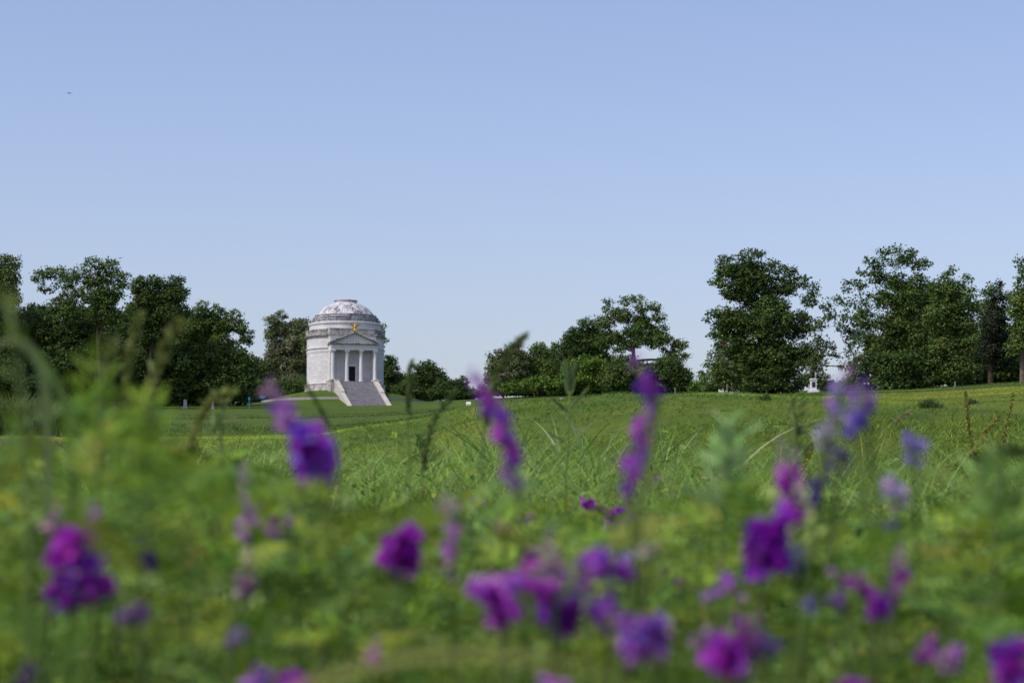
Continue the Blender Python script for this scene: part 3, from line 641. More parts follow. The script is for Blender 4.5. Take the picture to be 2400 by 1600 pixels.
tree('shrub', 'dark hedge at the lawn edge far left under the wood', 'shrub', 470, 20, [(-80,930,40,22),(-20,930,40,22),(40,930,40,22),(100,930,40,22),(160,932,40,20),(220,932,40,20)], DK, 2.4, group=G1, leaf=.44)
for i, (x, d, lb) in enumerate([(-330, 410, 'tall wood tree left of the photo edge'), (2640, 290, 'tall hill tree right of the photo edge')]):
    tree('broadleaf_tree', lb, 'tree', d, x, [(x-60,680,60,50),(x+50,700,60,60),(x,780,90,70),(x-40,860,90,60),(x+60,860,80,60)], DK, .8, leaf=.4)
# small bushes on the hillside
GB = 'small bushes on the grassy hillside'
for (bx, d, lob, lb) in [
    (2182, 70, [(2178,925,14,10),(2165,935,12,9),(2195,935,14,9),(2180,945,22,8)], 'larger feathery bush on the hillside below the airy trees'),
    (2275, 66, [(2276,903,9,9),(2268,912,10,8),(2284,915,10,9),(2276,922,12,7)], 'small light bush on the right skyline of the hillside'),
    (2220, 62, [(2210,940,12,7),(2228,943,14,7)], 'flat little bush right of the larger feathery bush'),
    (2092, 80, [(2080,920,14,6),(2105,918,16,7)], 'bright low bush on the crest under the dark trees'),
    (2052, 80, [(2050,925,14,7),(2040,930,12,5)], 'pale low bush on the crest left of the bright bush'),
    (2102, 55, [(2100,943,10,6)], 'tiny weed bush in the grass below the crest bushes'),
    (1795, 45, [(1795,972,9,6)], 'tiny dark weed bush on the slope below the giant tree')]:
    pm = F/d
    X0 = (bx-1200)/F*d; root = thing('hillside_bush', lb, 'bush', (X0, d, float(gz(X0, d))), 0, GB)
    A = Acc(); mb = MB()
    for (lx, ly, rx, ry) in lob:
        c = np.array(P(lx, ly, d)-root.location); n = int(60+rx*ry*2.2)
        c[2] = float(gz(root.location.x+c[0], d))-root.location.z+ry/pm*(.65+.5*(ly < min(q[1] for q in lob)+3 and len(lob) > 2))
        v = unit(rng.standard_normal((n,3)))*rng.uniform(.1,1.1,n)[:,None]*np.array([rx/pm,rx/pm*.8,ry/pm])
        A.add(hexleaf(c+v, unit(v+.05*rng.standard_normal((n,3))+np.array([0,0,.05])), unit(rng.standard_normal((n,3))), rng.uniform(.05,.11,n), rng.uniform(.015,.035,n)), hexfaces(n), np.repeat(pick([(.09,.15,.05),(.07,.12,.04),(.12,.18,.06)], n), 6, axis=0))
        mb.tube([(0,0,-.05), (c[0]*.5,c[1]*.5,c[2]*.4), tuple(c)], [.02,.012,.005], 5)
    A.build('foliage', M['leaf'], root); mb.build('stem', M['bark'], root)

# ------------------------------------------------------------------ small built things
def onground(px, d): X = (px-1200)/F*d; return Vector((X, d, float(gz(X, d))))
def at_height(px, py, d): p = P(px, py, d); return p
GS = 'blue metal signs beside the memorial lawn'
def sign(px, d, ytop, yboard, w, lb):
    g0 = onground(px, d); H = P(px, ytop, d).z-g0.z; hb = (yboard-ytop)*d/F
    r = thing('park_sign', lb, 'sign', g0, 0, GS)
    m = MB(); m.box(-.05,.05,-.05,.05,-.3,H-hb*.3); m.build('post', M['sign_blue'], r)
    m = MB(); m.box(-w/2,w/2,-.09,-.052,H-hb,H); m.box(-w/2-.03,w/2+.03,-.11,-.03,H,H+.05); m.build('board', M['sign_blue'], r)
sign(614, 440, 927, 933, 1.0, 'blue sign with a wide board on a post, nearer the memorial')
sign(583, 400, 931, 937, .32, 'thin blue marker post with a narrow plate, left of the wide blue sign')
def marker(px, d, y0, wpx, lb, lean=0, mat='stone_grey', name='stone_marker', low=False):
    g0 = onground(px, d); H = max(.3, P(px, y0, d).z-g0.z); w = wpx*d/F
    r = thing(name, lb, 'marker', g0)
    m = MB()
    if low:
        m.prismx([(-.35,-.2),(.35,-.2),(.35,H*.95),(-.35,H*.55)], -w/2, w/2); m.build('slab', M[mat], r, bevel=.02)
        m = MB(); m.add([(-w*.4,-.30,H*.6),(w*.4,-.30,H*.6),(w*.4,.28,H*.955),(-w*.4,.28,H*.955)], [(0,1,2,3)]); m.v = [(x,y,z+.012) for x,y,z in m.v]; m.build('plaque', M['white_paint'], r)
    else:
        m.prism([(-w/2,-.2),(w/2,-.2),(w*.40,H*.96),(w*.1,H),(-w*.42,H*.97)], -.35, .35); m.build('shaft', M[mat], r, bevel=.04)
        m = MB(); m.box(-w/2-.12,w/2+.12,-.5,.5,-.25,.16); m.build('foot', M[mat], r)
marker(497, 400, 933, 7, 'upright pale stone marker on the lawn before the left wood')
marker(433, 410, 936, 9, 'squat pale stone marker at the dark foot of the left wood')
marker(1098, 330, 941, 11, 'small white slab marker on the lawn right of the memorial', low=True, mat='white_paint', name='slab_marker')
marker(1317, 300, 932, 10, 'small pinkish slab marker on the slope before the middle grove', low=True, name='slab_marker')
# white pedestal monument
g0 = onground(1908, 330); H = P(1908, 887, 330).z-g0.z; r = thing('pedestal_monument', 'white stone pedestal monument with a dark plaque in the gap between the big trees', 'monument', g0)
m = MB(); m.box(-.42,.42,-.42,.42,.35,H-.2); m.build('shaft', M['white_paint'], r, bevel=.02)
m = MB(); m.box(-.75,.75,-.75,.75,-.3,.2); m.box(-.58,.58,-.58,.58,.2,.36); m.build('base', M['white_paint'], r)
m = MB(); m.box(-.52,.52,-.52,.52,H-.2,H-.08); m.box(-.4,.4,-.4,.4,H-.08,H); m.build('cap', M['white_paint'], r)
m = MB(); m.box(-.24,.24,-.45,-.425,.7,H-.5); m.build('plaque', M['dark_metal'], r)
# thin posts
for px, d, y0, lb in [(1583, 300, 910, 'thin blue grey marker post before the right end of the grove'), (2241, 250, 902, 'thin pale marker post on the lawn left of the cedar'), (1705, 300, 901, 'white post left below the giant tree')]:
    g0 = onground(px, d); H = max(.6, P(px, y0, d).z-g0.z); r = thing('marker_post', lb, 'post', g0)
    m = MB(); m.box(-.04,.04,-.04,.04,-.2,H); m.build('post', M['stone_grey'], r); m = MB(); m.box(-.06,.06,-.06,.06,H,H+.05); m.build('cap', M['stone_grey'], r)
# white house behind the giant tree
hg = onground(1760, 385); pmh = F/385
r = thing('white_house', 'two storey white wooden house half hidden behind the giant tree', 'house', (hg.x, hg.y, hg.z), R(-8))
W2 = 75/pmh; HH = P(0, 842, 385).z-hg.z
m = MB(); m.box(-W2,W2,0,7,-.5,HH); m.build('wall', M['white_paint'], r)
m = MB(); m.prismx([(-.6,HH),(7.6,HH),(3.5,HH+2.6)], -W2-.4, W2+.4); rf = m.build('roof', M['shingle'], r)
m = MB(); m.box(-W2+.1,-W2+1.3,3,4,HH+1,HH+3.4); m.build('chimney', M['brick'], rf)
for kx in range(5):
    for zz_ in (1.0, HH*.56):
        x = -W2+1.0+kx*(2*W2-2)/4
        m = MB(); m.box(x-.5,x+.5,-.03,.02,zz_,zz_+1.5); wn = m.build('window', M['glass_dark'], r)
        m = MB(); m.box(x-.58,x-.5,-.06,.01,zz_-.06,zz_+1.58); m.box(x+.5,x+.58,-.06,.01,zz_-.06,zz_+1.58); m.box(x-.5,x+.5,-.06,.01,zz_+1.5,zz_+1.58); m.box(x-.5,x+.5,-.07,.01,zz_-.08,zz_); m.box(x-.03,x+.03,-.05,-.03,zz_,zz_+1.5); m.build('frame', M['white_paint'], wn)
m = MB(); m.box(-W2,W2,-2.4,-.08,HH*.48,HH*.48+.2); m.build('porch_roof', M['shingle'], r)
for kx in range(6):
    x = -W2+.3+kx*(2*W2-.6)/5; m = MB(); m.box(x-.1,x+.1,-2.3,-2.1,-.5,HH*.48-.002); m.build('porch_post', M['white_paint'], r)
# birds
for px, py, s_, tlt, lb in [(163, 219, 1.0, .05, 'small dark bird gliding high in the empty sky at upper left'), (282, 605, 1.0, -.5, 'small dark bird banking just above the left wood')]:
    c = P(px, py, 260); r = thing('bird', lb, 'bird', c, .4)
    m = MB(); m.ball((0,0,0),(.05,.16,.045),8,6); m.ball((0,-.17,.015),(.03,.04,.03),6,5); m.tube([(0,.14,0),(0,.26,0)],[.03,.05],5); m.build('body', M['bird'], r, smooth=True)
    for sx in (-1, 1):
        pr = [(0,-.07,.0),(sx*.18,-.10,.05-tlt*sx*.06),(sx*.36,-.02,.0-tlt*sx*.18),(sx*.2,.06,.03-tlt*sx*.06),(0,.07,0)]
        m = MB(); m.add(pr+[(x,y,z+.012) for x,y,z in pr], [(0,1,2,3,4),(9,8,7,6,5)]+[(i,i+5,(i+1)%5+5,(i+1)%5) for i in range(5)]); m.build('wing', M['bird'], r)

# ------------------------------------------------------------------ meadow
GRN = [(.145,.26,.024), (.20,.31,.028), (.095,.185,.017), (.26,.35,.036), (.06,.12,.016), (.135,.25,.05), (.26,.40,.10)]
YEL = [(.30,.32,.04), (.38,.38,.07), (.26,.29,.05)]
TAN = [(.30,.25,.12), (.26,.20,.10), (.24,.17,.11)]
def scatter(n, d0, d1, hw, mg):
    u = rng.uniform(0, 1, n)
    # uniform over the wedge of half width hw*d+mg
    d = d0+(d1-d0)*rng.uniform(0, 1, n*4); w = hw*d+mg; k = rng.uniform(0, 1, n*4) < w/w.max()
    d = d[k]
    while len(d) < n: d = np.concatenate([d, d])
    d = d[:n]+rng.uniform(0, .01, n); x = rng.uniform(-1, 1, n)*(hw*d+mg)
    return x, d
def vnoise(x, y, s, seed=0):
    return .5+.25*(np.sin(x*s+1.3*seed+1.7*np.sin(y*s*.7+seed))+np.sin(y*s*1.13+seed*2.1+1.3*np.sin(x*s*.9-seed)))
def fbm(x, y, s, seed, octs=4):
    r_ = np.random.default_rng(seed); g = r_.uniform(0, 1, (256, 256)); out = 0; amp = 1; tot = 0
    for o_ in range(octs):
        u = (x*s+37.7*o_) % 255; v = (y*s+91.3*o_) % 255; i = u.astype(int); j = v.astype(int); a = u-i; b = v-j
        a = a*a*(3-2*a); b = b*b*(3-2*b); i2 = (i+1) % 256; j2 = (j+1) % 256
        out = out+amp*((g[i,j]*(1-a)+g[i2,j]*a)*(1-b)+(g[i,j2]*(1-a)+g[i2,j2]*a)*b); tot += amp; amp *= .55; s = s*2.03
    return np.clip((out/tot-.5)*1.9+.5, 0, 1)
PXT = np.array([-800,0,100,250,330,450,600,850,1000,1200,1500,1640,1720,1800,1950,2150,2400,3200.])
TOP = np.array([930,940,900,880,900,1000,1060,1120,1165,1190,1200,1150,1100,1150,1200,1180,1130,1100.])
TOPF = np.array([1120,1120,1080,1040,1070,1130,1170,1210,1240,1275,1285,1260,1215,1240,1270,1270,1210,1180.])
def front_top(x, d):
    px = 1200+F*x/d; return PZ(np.interp(px, PXT, TOPF)+90*np.clip((1.7-d)/.5, 0, 1)+25*np.sin(px/47.)+20*np.sin(px/23.+d*4), d)
def near_top(x, d):
    px = 1200+F*x/d; return PZ(np.interp(px, PXT, TOP), d)
def density_cols(n, wt=(.84,.13,.03)):
    k = rng.choice(3, n, p=wt); c = pick(GRN, n)
    c[k==1] = pick(YEL, int((k==1).sum())); c[k==2] = pick(TAN, int((k==2).sum())); return c
A = Acc()
# foreground blades
n = 34000; x, y = scatter(n, .95, 7, .24, .7)
zt = front_top(x, np.minimum(y, 2.6)); tall = rng.uniform(0,1,n) < .10; zt = np.where(tall, near_top(x, np.minimum(y, 2.6)), zt); z0 = gz(x, y)
zt = np.where(y > 2.6, z0+.50+.1*vnoise(x, y, 2.0), zt)
h = (zt-z0)*(1-.42*rng.uniform(0, 1, n)**1.6); h = np.clip(h, .15, .95)
ok = rng.uniform(0,1,n) < np.clip((y-.7)/.8, .25, 1)
V, Fq, cc = blades(x[ok], y[ok], z0[ok], h[ok], rng.uniform(.003,.009,ok.sum()), rng.uniform(0,6.28,ok.sum()), rng.uniform(.0,.5,ok.sum()), rng.uniform(0.1,1.1,ok.sum()), 7, density_cols(ok.sum()), 1.3)
A.add(V, Fq, cc)
n = 68000; x, y = scatter(n, 2.4, 13, .24, .9); z0 = gz(x, y); cl = fbm(x+20, y+60, .9, 41)
h = (.36+.34*cl)*rng.uniform(.6,1.15,n)*np.interp(y, [2.4, 5, 13], [1.08, 1.06, .85])
V, Fq, cc = blades(x, y, z0, h, rng.uniform(.0025,.0065,n), rng.uniform(0,6.28,n), rng.uniform(0,.7,n), rng.uniform(.2,1.3,n), 7, pick(GRN+[(.24,.38,.10),(.34,.46,.18),(.30,.44,.12)], n, .2)*(.55+.9*cl)[:,None], 1.5)
A.add(V, Fq, cc)
# middle distance
n = 62000; x, y = scatter(n, 6.5, 20, .24, 1.5); z0 = gz(x, y)
cl = vnoise(x, y, 1.6, 3)
h = (.22+.38*cl)*rng.uniform(.5,1.1,n)
V, Fq, cc = blades(x, y, z0, h, rng.uniform(.004,.012,n), rng.uniform(0,6.28,n), rng.uniform(0,1.1,n), rng.uniform(0.2,1.2,n), 5, density_cols(n, (.84,.12,.04))*(.62+.7*vnoise(x,y,1.3,5))[:,None], .6)
A.add(V, Fq, cc)
n = 9000; x, y = scatter(n, 4.5, 19, .24, 1.2); k_ = fbm(x*1.0+40, y+40, .8, 21) > .50; x, y = x[k_], y[k_]; n = len(x); z0 = gz(x, y)
V, Fq, cc = blades(x, y, z0, rng.uniform(.34,.66,n), rng.uniform(.006,.014,n), rng.uniform(0,6.28,n), rng.uniform(.05,.8,n), rng.uniform(.4,1.35,n), 9, pick([(.16,.26,.06),(.20,.31,.09),(.12,.21,.04),(.26,.38,.14),(.30,.34,.11)], n), 1.6)
A.add(V, Fq, cc)
n = 70000; x, y = scatter(n, 19, 42, .24, 2.0); z0 = gz(x, y); cl = vnoise(x, y, .8, 4)
fadeh = np.interp(y, [19, 42], [1, .62])
h = (.16+.30*cl)*rng.uniform(.5,1.1,n)*fadeh
V, Fq, cc = blades(x, y, z0, h, rng.uniform(.007,.016,n), rng.uniform(0,6.28,n), rng.uniform(.1,1.1,n), rng.uniform(0.2,1.1,n), 4, density_cols(n, (.83,.14,.03))*(.78+.4*vnoise(x,y,.45,5))[:,None], .6)
A.add(V, Fq, cc)
tag(A.build('meadow_grass', M['grass']), 'tall mixed green meadow grass of the foreground', 'grass', kind='stuff')
A = Acc()
n = 620000; x, y = scatter(n, 34, 128, .24, 3.0); z0 = gz(x, y)
xr, yr_ = x*.94-y*.20, y*.94+x*.34; patch = fbm(xr*.45+50, yr_, .085, 5); p2 = fbm(xr*.45+80, yr_, .34, 8); p3 = fbm(x+30, y, .05, 9); az = .6+1.2*rng.standard_normal(n)
HC = [(.20,.305,.032),(.25,.33,.036),(.17,.28,.030),(.29,.34,.05)]
cc_ = pick(HC, n, .05)*(.42+.92*p2)[:,None]*1.02; drk = np.clip((patch-.5)*4, 0, 1)[:,None]; cc_ = cc_*(1-drk*np.array([[.66,.52,.36]])); brn = np.clip((p3-.62)*5, 0, 1)[:,None]*rng.uniform(0,1,(n,1)); cc_ = cc_*(1+brn*np.array([[.25,-.12,.3]]))
h = rng.uniform(.04,.10,n)*(.6+y/110)*(.5+1.0*p2)*(1+.5*drk.ravel())
V, Fq, cc = blades(x, y, z0-.03, h, rng.uniform(.010,.022,n)*(.7+y/90), az, rng.uniform(.3,1.3,n), rng.uniform(.2,1.0,n), 2, cc_, .6)
A.add(V, Fq, cc)
tag(A.build('hillside_grass', M['grass']), 'short yellow green grass covering the rolling hillside', 'grass', kind='stuff')

A = Acc(); n = 90000; x, y = scatter(n, 132, 330, .24, 4.0); k_ = fbm(x+90, y*.7+20, .10, 31)+.25*np.clip((240-y)/100, 0, 1) > .52; x, y = x[k_], y[k_]; n = len(x); z0 = gz(x, y)
V, Fq, cc = blades(x, y, z0-.03, rng.uniform(.10,.34,n), rng.uniform(.05,.10,n), rng.uniform(0,6.28,n), rng.uniform(.2,1.2,n), rng.uniform(.2,1,n), 2, pick([(.07,.13,.02),(.09,.155,.025),(.05,.10,.02),(.13,.18,.04)], n), .6)
A.add(V, Fq, cc); tag(A.build('rough_grass', M['grass']), 'darker rough grass between the hillside and the mown memorial lawn', 'grass', kind='stuff')

# clover and vetch foliage: pinnate leaves floating at the top of the stand
def fronds(cx, cy, cz, L, az, el, col, leafl, npair=8):
    n = len(cx); A_ = []
    dr = np.stack([np.cos(az)*np.cos(el), np.sin(az)*np.cos(el), np.sin(el)], -1)
    sd = unit(np.cross(dr, np.array([0,0,1.])+.3*rng.standard_normal((n,3)))); up = np.cross(sd, dr)
    Vs = []; cs = []
    for k in range(npair):
        u = (k+.6)/npair
        ctr = np.stack([cx,cy,cz], -1)+dr*(L*u)[:,None]-np.array([0,0,1.])*(L*.35*u*u)[:,None]
        for s_ in (-1, 1):
            ld = unit(sd*s_+dr*.35+up*rng.uniform(-.1,.5,n)[:,None]); ln = leafl*rng.uniform(.8,1.1,n)*(1-.35*u)
            Vs.append(hexleaf(ctr, ld, up, ln, ln*.30)); cs.append(np.repeat(col, 6, axis=0))
    Nn = n*npair*2
    return np.concatenate(Vs), hexfaces(Nn), np.concatenate(cs)
A = Acc()
n = 5000; x, y = scatter(n, 1.3, 4.6, .24, .6)
zt = np.where(y > 2.6, gz(x,y)+.52+.08*vnoise(x,y,2.0), front_top(x, np.minimum(y,2.6))); z0 = gz(x, y)
z = zt-rng.uniform(0, 1, n)**1.5*.30-.01
keep = z > z0+.03
x,y,z = x[keep],y[keep],z[keep]; n = len(x)
V, Fs, cc = fronds(x, y, z, rng.uniform(.05,.11,n), rng.uniform(0,6.28,n), rng.uniform(-.3,.9,n), pick(GRN, n, .2), rng.uniform(.012,.022,n))
A.add(V, Fs, cc)
n = 1500; x, y = scatter(n, 4.6, 16, .24, 1.2); z = gz(x,y)+.2+.3*rng.uniform(0,1,n)
V, Fs, cc = fronds(x, y, z, rng.uniform(.06,.13,n), rng.uniform(0,6.28,n), rng.uniform(-.3,.9,n), pick(GRN, n, .2), rng.uniform(.016,.028,n), 6)
A.add(V, Fs, cc)
# broader soft leaves of the undergrowth
n = 9000; x, y = scatter(n, 1.3, 9, .24, .6)
zt = np.where(y > 2.6, gz(x,y)+.48, front_top(x, np.minimum(y,2.6)))-.03; z = zt-rng.uniform(0,1,n)*.4
keep = z > gz(x,y); x,y,z = x[keep],y[keep],z[keep]; n=len(x)
A.add(hexleaf(np.stack([x,y,z],-1), unit(rng.standard_normal((n,3))), unit(rng.standard_normal((n,3))+np.array([0,0,1.2])), rng.uniform(.012,.030,n), rng.uniform(.008,.016,n)), hexfaces(n), np.repeat(pick(GRN+YEL[:2]+TAN[:1], n, .2), 6, axis=0))
n = 3600; x, y = scatter(n, 1.35, 3.2, .24, .45); zt = front_top(x, y); z = zt+.010-rng.uniform(0, 1, n)**1.2*.22
V, Fs, cc = fronds(x, y, z, rng.uniform(.05,.11,n), rng.uniform(0,6.28,n), rng.uniform(-.3,.9,n), pick(GRN+GRN+YEL[:1], n, .2), rng.uniform(.013,.024,n))
A.add(V, Fs, cc)
tag(A.build('vetch_foliage', M['grass']), 'feathery vetch leaves filling the foreground meadow', 'foliage', kind='stuff')

# stems for the near stand
A = Acc(); n = 3500; x, y = scatter(n, 1.0, 9, .24, .6); z0 = gz(x,y)
zt = np.where(y > 2.6, z0+.5, front_top(x, np.minimum(y,2.6)))
V, Fq, cc = blades(x, y, z0, (zt-z0)*rng.uniform(.6,1,n), rng.uniform(.002,.004,n), rng.uniform(0,6.28,n), rng.uniform(0,.5,n), rng.uniform(-.3,.3,n), 5, pick(GRN+TAN[:1], n), .2)
A.add(V, Fq, cc); tag(A.build('meadow_stems', M['grass']), 'thin wiry stems among the foreground plants', 'stems', kind='stuff')

# grass clumps that stand out
def clump(label, px, d, n, hgt, wid, spread, cols, name='grass_clump', topy=None, group=None, lean=(.02,.38)):
    X0 = (px-1200)/F*d; zg = float(gz(X0, d)); A = Acc()
    r_ = np.abs(rng.standard_normal(n))*spread*.5; a = rng.uniform(0, 6.28, n)
    x = r_*np.cos(a); y = r_*np.sin(a)*.7; z = gz(X0+x, d+y)-zg
    V, Fq, cc = blades(x, y, z, hgt*rng.uniform(.5,1.05,n), wid*rng.uniform(.6,1.2,n), a+.8*rng.standard_normal(n), rng.uniform(*lean,n), rng.uniform(.3,1.25,n), 9, pick(cols, n), 1.6)
    A.add(V, Fq, cc); o = A.build(name, M['grass']); o.location = (X0, d, zg); tag(o, label, 'grass', group); return o
clump('dense fountain of tall grass at the left edge before the dark wood', 25, 95, 3200, 2.5, .045, 2.6, [(.12,.18,.05),(.15,.21,.06),(.09,.14,.04),(.18,.24,.09)])
clump('big leaning clump of broad bladed grass in the middle before the hillside', 1400, 12.5, 130, .80, .024, .62, [(.15,.27,.06),(.22,.34,.11),(.10,.20,.04),(.28,.38,.18)])
clump('smaller clump of broad bladed grass left of the thin branching weed', 1225, 12, 44, .78, .022, .30, [(.14,.25,.06),(.22,.34,.12)])
clump('slender grass tuft right of the tall double purple spike', 1560, 11.5, 40, .70, .013, .25, [(.14,.2,.09),(.12,.18,.06)])
clump('dark upright grass tuft below the giant tree', 1725, 10.5, 26, .52, .014, .25, [(.07,.13,.03),(.09,.15,.04)])
clump('broad bladed tuft below the dock spikes at right', 2395, 8, 22, .50, .018, .2, [(.08,.13,.03),(.10,.16,.04)])
clump('pinkish brown seeding grass patch below the tall left grass', 20, 62, 2600, .55, .02, 4.2, [(.20,.14,.10),(.17,.15,.07),(.24,.17,.13)], name='brown_grass')

# branching weeds, seed heads, docks
def curve(p0, p1, bend, n=9):
    p0 = Vector(p0); p1 = Vector(p1); out = []
    for i in range(n):
        u = i/(n-1); out.append(p0.lerp(p1, u)+Vector(bend)*4*u*(1-u))
    return out
def seedgrass(label, pts_px, d, headlen, headr, col, group='grass stalks with seed heads'):
    """pts_px: base -> tip; the head covers the last headlen fraction"""
    pts = [P(x, y, d) for x, y in pts_px]
    base = Vector((pts[0].x, d, float(gz(pts[0].x, d)))); 
    if base.z < pts[0].z: pts = [base, base.lerp(pts[0], .5)]+pts
    # resample
    out = []
    for i in range(len(pts)-1):
        for q in range(6): out.append(pts[i].lerp(pts[i+1], q/6))
    out.append(pts[-1]); 
    for _ in range(3): out = [out[0]]+[(out[i-1]+out[i]*2+out[i+1])/4 for i in range(1, len(out)-1)]+[out[-1]]
    root = thing('seed_grass', label, 'grass stalk', base, 0, group)
    loc = [p-base for p in out]; n = len(loc); m = MB(); m.tube(loc, [.0022*(1-.6*i/n) for i in range(n)], 6); m.build('stalk', M['stem'], root, smooth=True)
    L = [0]
    for i in range(1, n): L.append(L[-1]+(loc[i]-loc[i-1]).length)
    s0 = L[-1]*(1-headlen) if headlen < 1 else 0
    hl = L[-1]-s0
    hl = min(hl, headlen_m) if (headlen_m := getattr(seedgrass, 'm', 1e9)) else hl
    k = 260; u = rng.uniform(0,1,k); ss = L[-1]-hl*u
    la = np.array([[*p] for p in loc]); c = np.stack([np.interp(ss, L, la[:,j]) for j in range(3)], -1)
    tdir = np.array((loc[-1]-loc[-4]).normalized()); v = unit(rng.standard_normal((k,3))+tdir*1.5)
    A = Acc(); rr = headr*np.sin(np.clip(u*3.0+.15, 0, 3.1))
    A.add(hexleaf(c+unit(rng.standard_normal((k,3)))*(rr*.5)[:,None], v, unit(rng.standard_normal((k,3))), np.full(k, headr*2.2)*rng.uniform(.6,1.2,k), np.full(k, headr*.7)), hexfaces(k), np.repeat(pick([col], k, .15), 6, axis=0))
    A.build('seed_head', M['grass'], root)
    return root
SG = (.16,.20,.05)
seedgrass('green bristly seed head slanting up right against the sky in the centre', [(1130,1000),(1150,900),(1185,830),(1228,790)], 3.4, .18, .006, (.10,.14,.04))
seedgrass('upright soft seed head, left of the two over the left wood', [(285,1000),(295,900),(305,820),(325,748)], 2.6, .14, .0055, SG)
seedgrass('longer soft seed head leaning right over the left wood', [(330,1050),(350,920),(375,830),(420,760)], 2.5, .16, .0062, SG)
seedgrass('bent grass stalk crossing the lawn left of the memorial stairs', [(800,1080),(770,990),(735,930),(708,890)], 3.2, .10, .003, (.14,.2,.05))
seedgrass('tall fine stalk with a blurred head in front of the left wood', [(240,1000),(255,880),(262,800)], 2.2, .12, .0045, SG)
seedgrass('dark drooping bristly head arching in from the right edge', [(2460,1200),(2440,1080),(2390,1045),(2330,1060),(2290,1090)], 2.6, .2, .006, (.09,.14,.04))
seedgrass('pale arching grass stalk across the right hillside grass', [(2020,1130),(2045,1060),(2085,1000),(2130,965)], 8, .1, .006, (.26,.27,.12))
seedgrass('yellow head hanging beside the spreading grass at left centre', [(430,1120),(450,1000),(490,930),(545,920)], 2.8, .14, .005, (.2,.24,.05))
seedgrass('thin stalk with a soft head right of the memorial stairs', [(960,1080),(955,980),(958,900),(965,850)], 4.2, .12, .005, (.12,.17,.05))
seedgrass('slanting grass head before the lawn right of the stairs', [(990,1060),(1010,1000),(1035,955),(1065,915)], 4.5, .22, .006, (.1,.15,.04))
def weed(label, stem_px, d, forks, col, leafw=.006, name='branching_weed', rad=.003):
    pts = [P(x, y, d) for x, y in stem_px]; base = Vector((pts[0].x, d, float(gz(pts[0].x, d)))); pts = [base]+pts
    root = thing(name, label, 'weed', base); m = MB(); m.tube([p-base for p in pts], [rad*(1-.5*i/len(pts)) for i in range(len(pts))], 7); m.build('stem', M['stem'], root, smooth=True)
    A = Acc(); Vs = []
    for (x0, y0, x1, y1, w) in forks:
        a = P(x0, y0, d)-base; b = P(x1, y1, d)-base; b.y += rng.uniform(-.03, .03)
        dr = np.array([(b-a).normalized()]); A.add(hexleaf(np.array([a]), dr, unit(rng.standard_normal((1,3))*.3+np.array([[0,-1,.3]])), np.array([(b-a).length]), np.array([w*d/F])), hexfaces(1), np.repeat(pick([col], 1), 6, axis=0))
    A.build('foliage', M['grass'], root)
fk = [(1335,920,1320,832,10),(1335,925,1352,830,10),(1335,915,1338,850,8),(1325,885,1312,850,7),(1345,880,1360,845,7),(1335,960,1385,900,8),(1335,970,1290,930,7),(1334,1010,1380,1000,6),(1330,1040,1280,1010,6),(1337,930,1350,880,8),(1332,930,1322,880,8)]
weed('thin dark stemmed weed with forked leaves standing before the grove', [(1325,1120),(1332,1050),(1334,990),(1335,915)], 6.0, fk, (.10,.15,.05))
def bushy(cx, cy, w, h, n, lw):
    o = []
    for _ in range(n):
        u = rng.uniform(0,1); x = cx+rng.uniform(-.25,.25)*w*(1-u*.5); y = cy-h*u; a = rng.uniform(-.2,1.3)*(1 if rng.uniform()<.5 else -1)
        L = rng.uniform(.35,.6)*w*(1-.4*u); o.append((x, y, x+L*math.sin(a), y-L*math.cos(a), lw*rng.uniform(.7,1.3)))
    return o
weed('leafy weed rising right of centre with narrow leaves', [(1865,1180),(1868,1080),(1862,1000),(1855,960)], 3.6, bushy(1862,1110,95,150,26,9), (.10,.16,.045))
weed('leafy weed before the meadow slope left of centre', [(985,1140),(988,1080),(990,1020),(992,1000)], 9.5, bushy(990,1095,80,70,40,6), (.11,.18,.04))
weed('big soft leafy weed at the left, tallest of the blurred plants', [(225,1200),(228,1050),(235,920),(240,850)], 1.5, bushy(235,1170,210,320,46,10), (.22,.36,.035), rad=.0022)
weed('soft leafy weed at the far left reaching up to the treetops', [(70,1250),(60,1000),(40,820),(20,700)], 1.25, bushy(30,1150,150,440,20,18), (.14,.22,.035), rad=.0022)
weed('soft green leafy weed below the two seed heads', [(345,1220),(342,1080),(335,980),(330,940)], 1.55, bushy(345,1180,190,250,56,13), (.25,.38,.04), rad=.0022)
weed('blurred pale green weed under the giant tree', [(1690,1260),(1700,1140),(1712,1050),(1715,1000)], 1.9, bushy(1705,1200,200,200,34,14), (.24,.38,.14), rad=.0022)
weed('blurred leafy weed at the right edge', [(2330,1300),(2340,1180),(2350,1120)], 1.7, bushy(2345,1250,240,170,34,14), (.18,.30,.07), rad=.0022)
weed('thin leafy sprig before the left lawn', [(520,1060),(515,1000),(520,950),(522,925)], 3.4, bushy(518,1020,90,95,18,8), (.12,.18,.05))
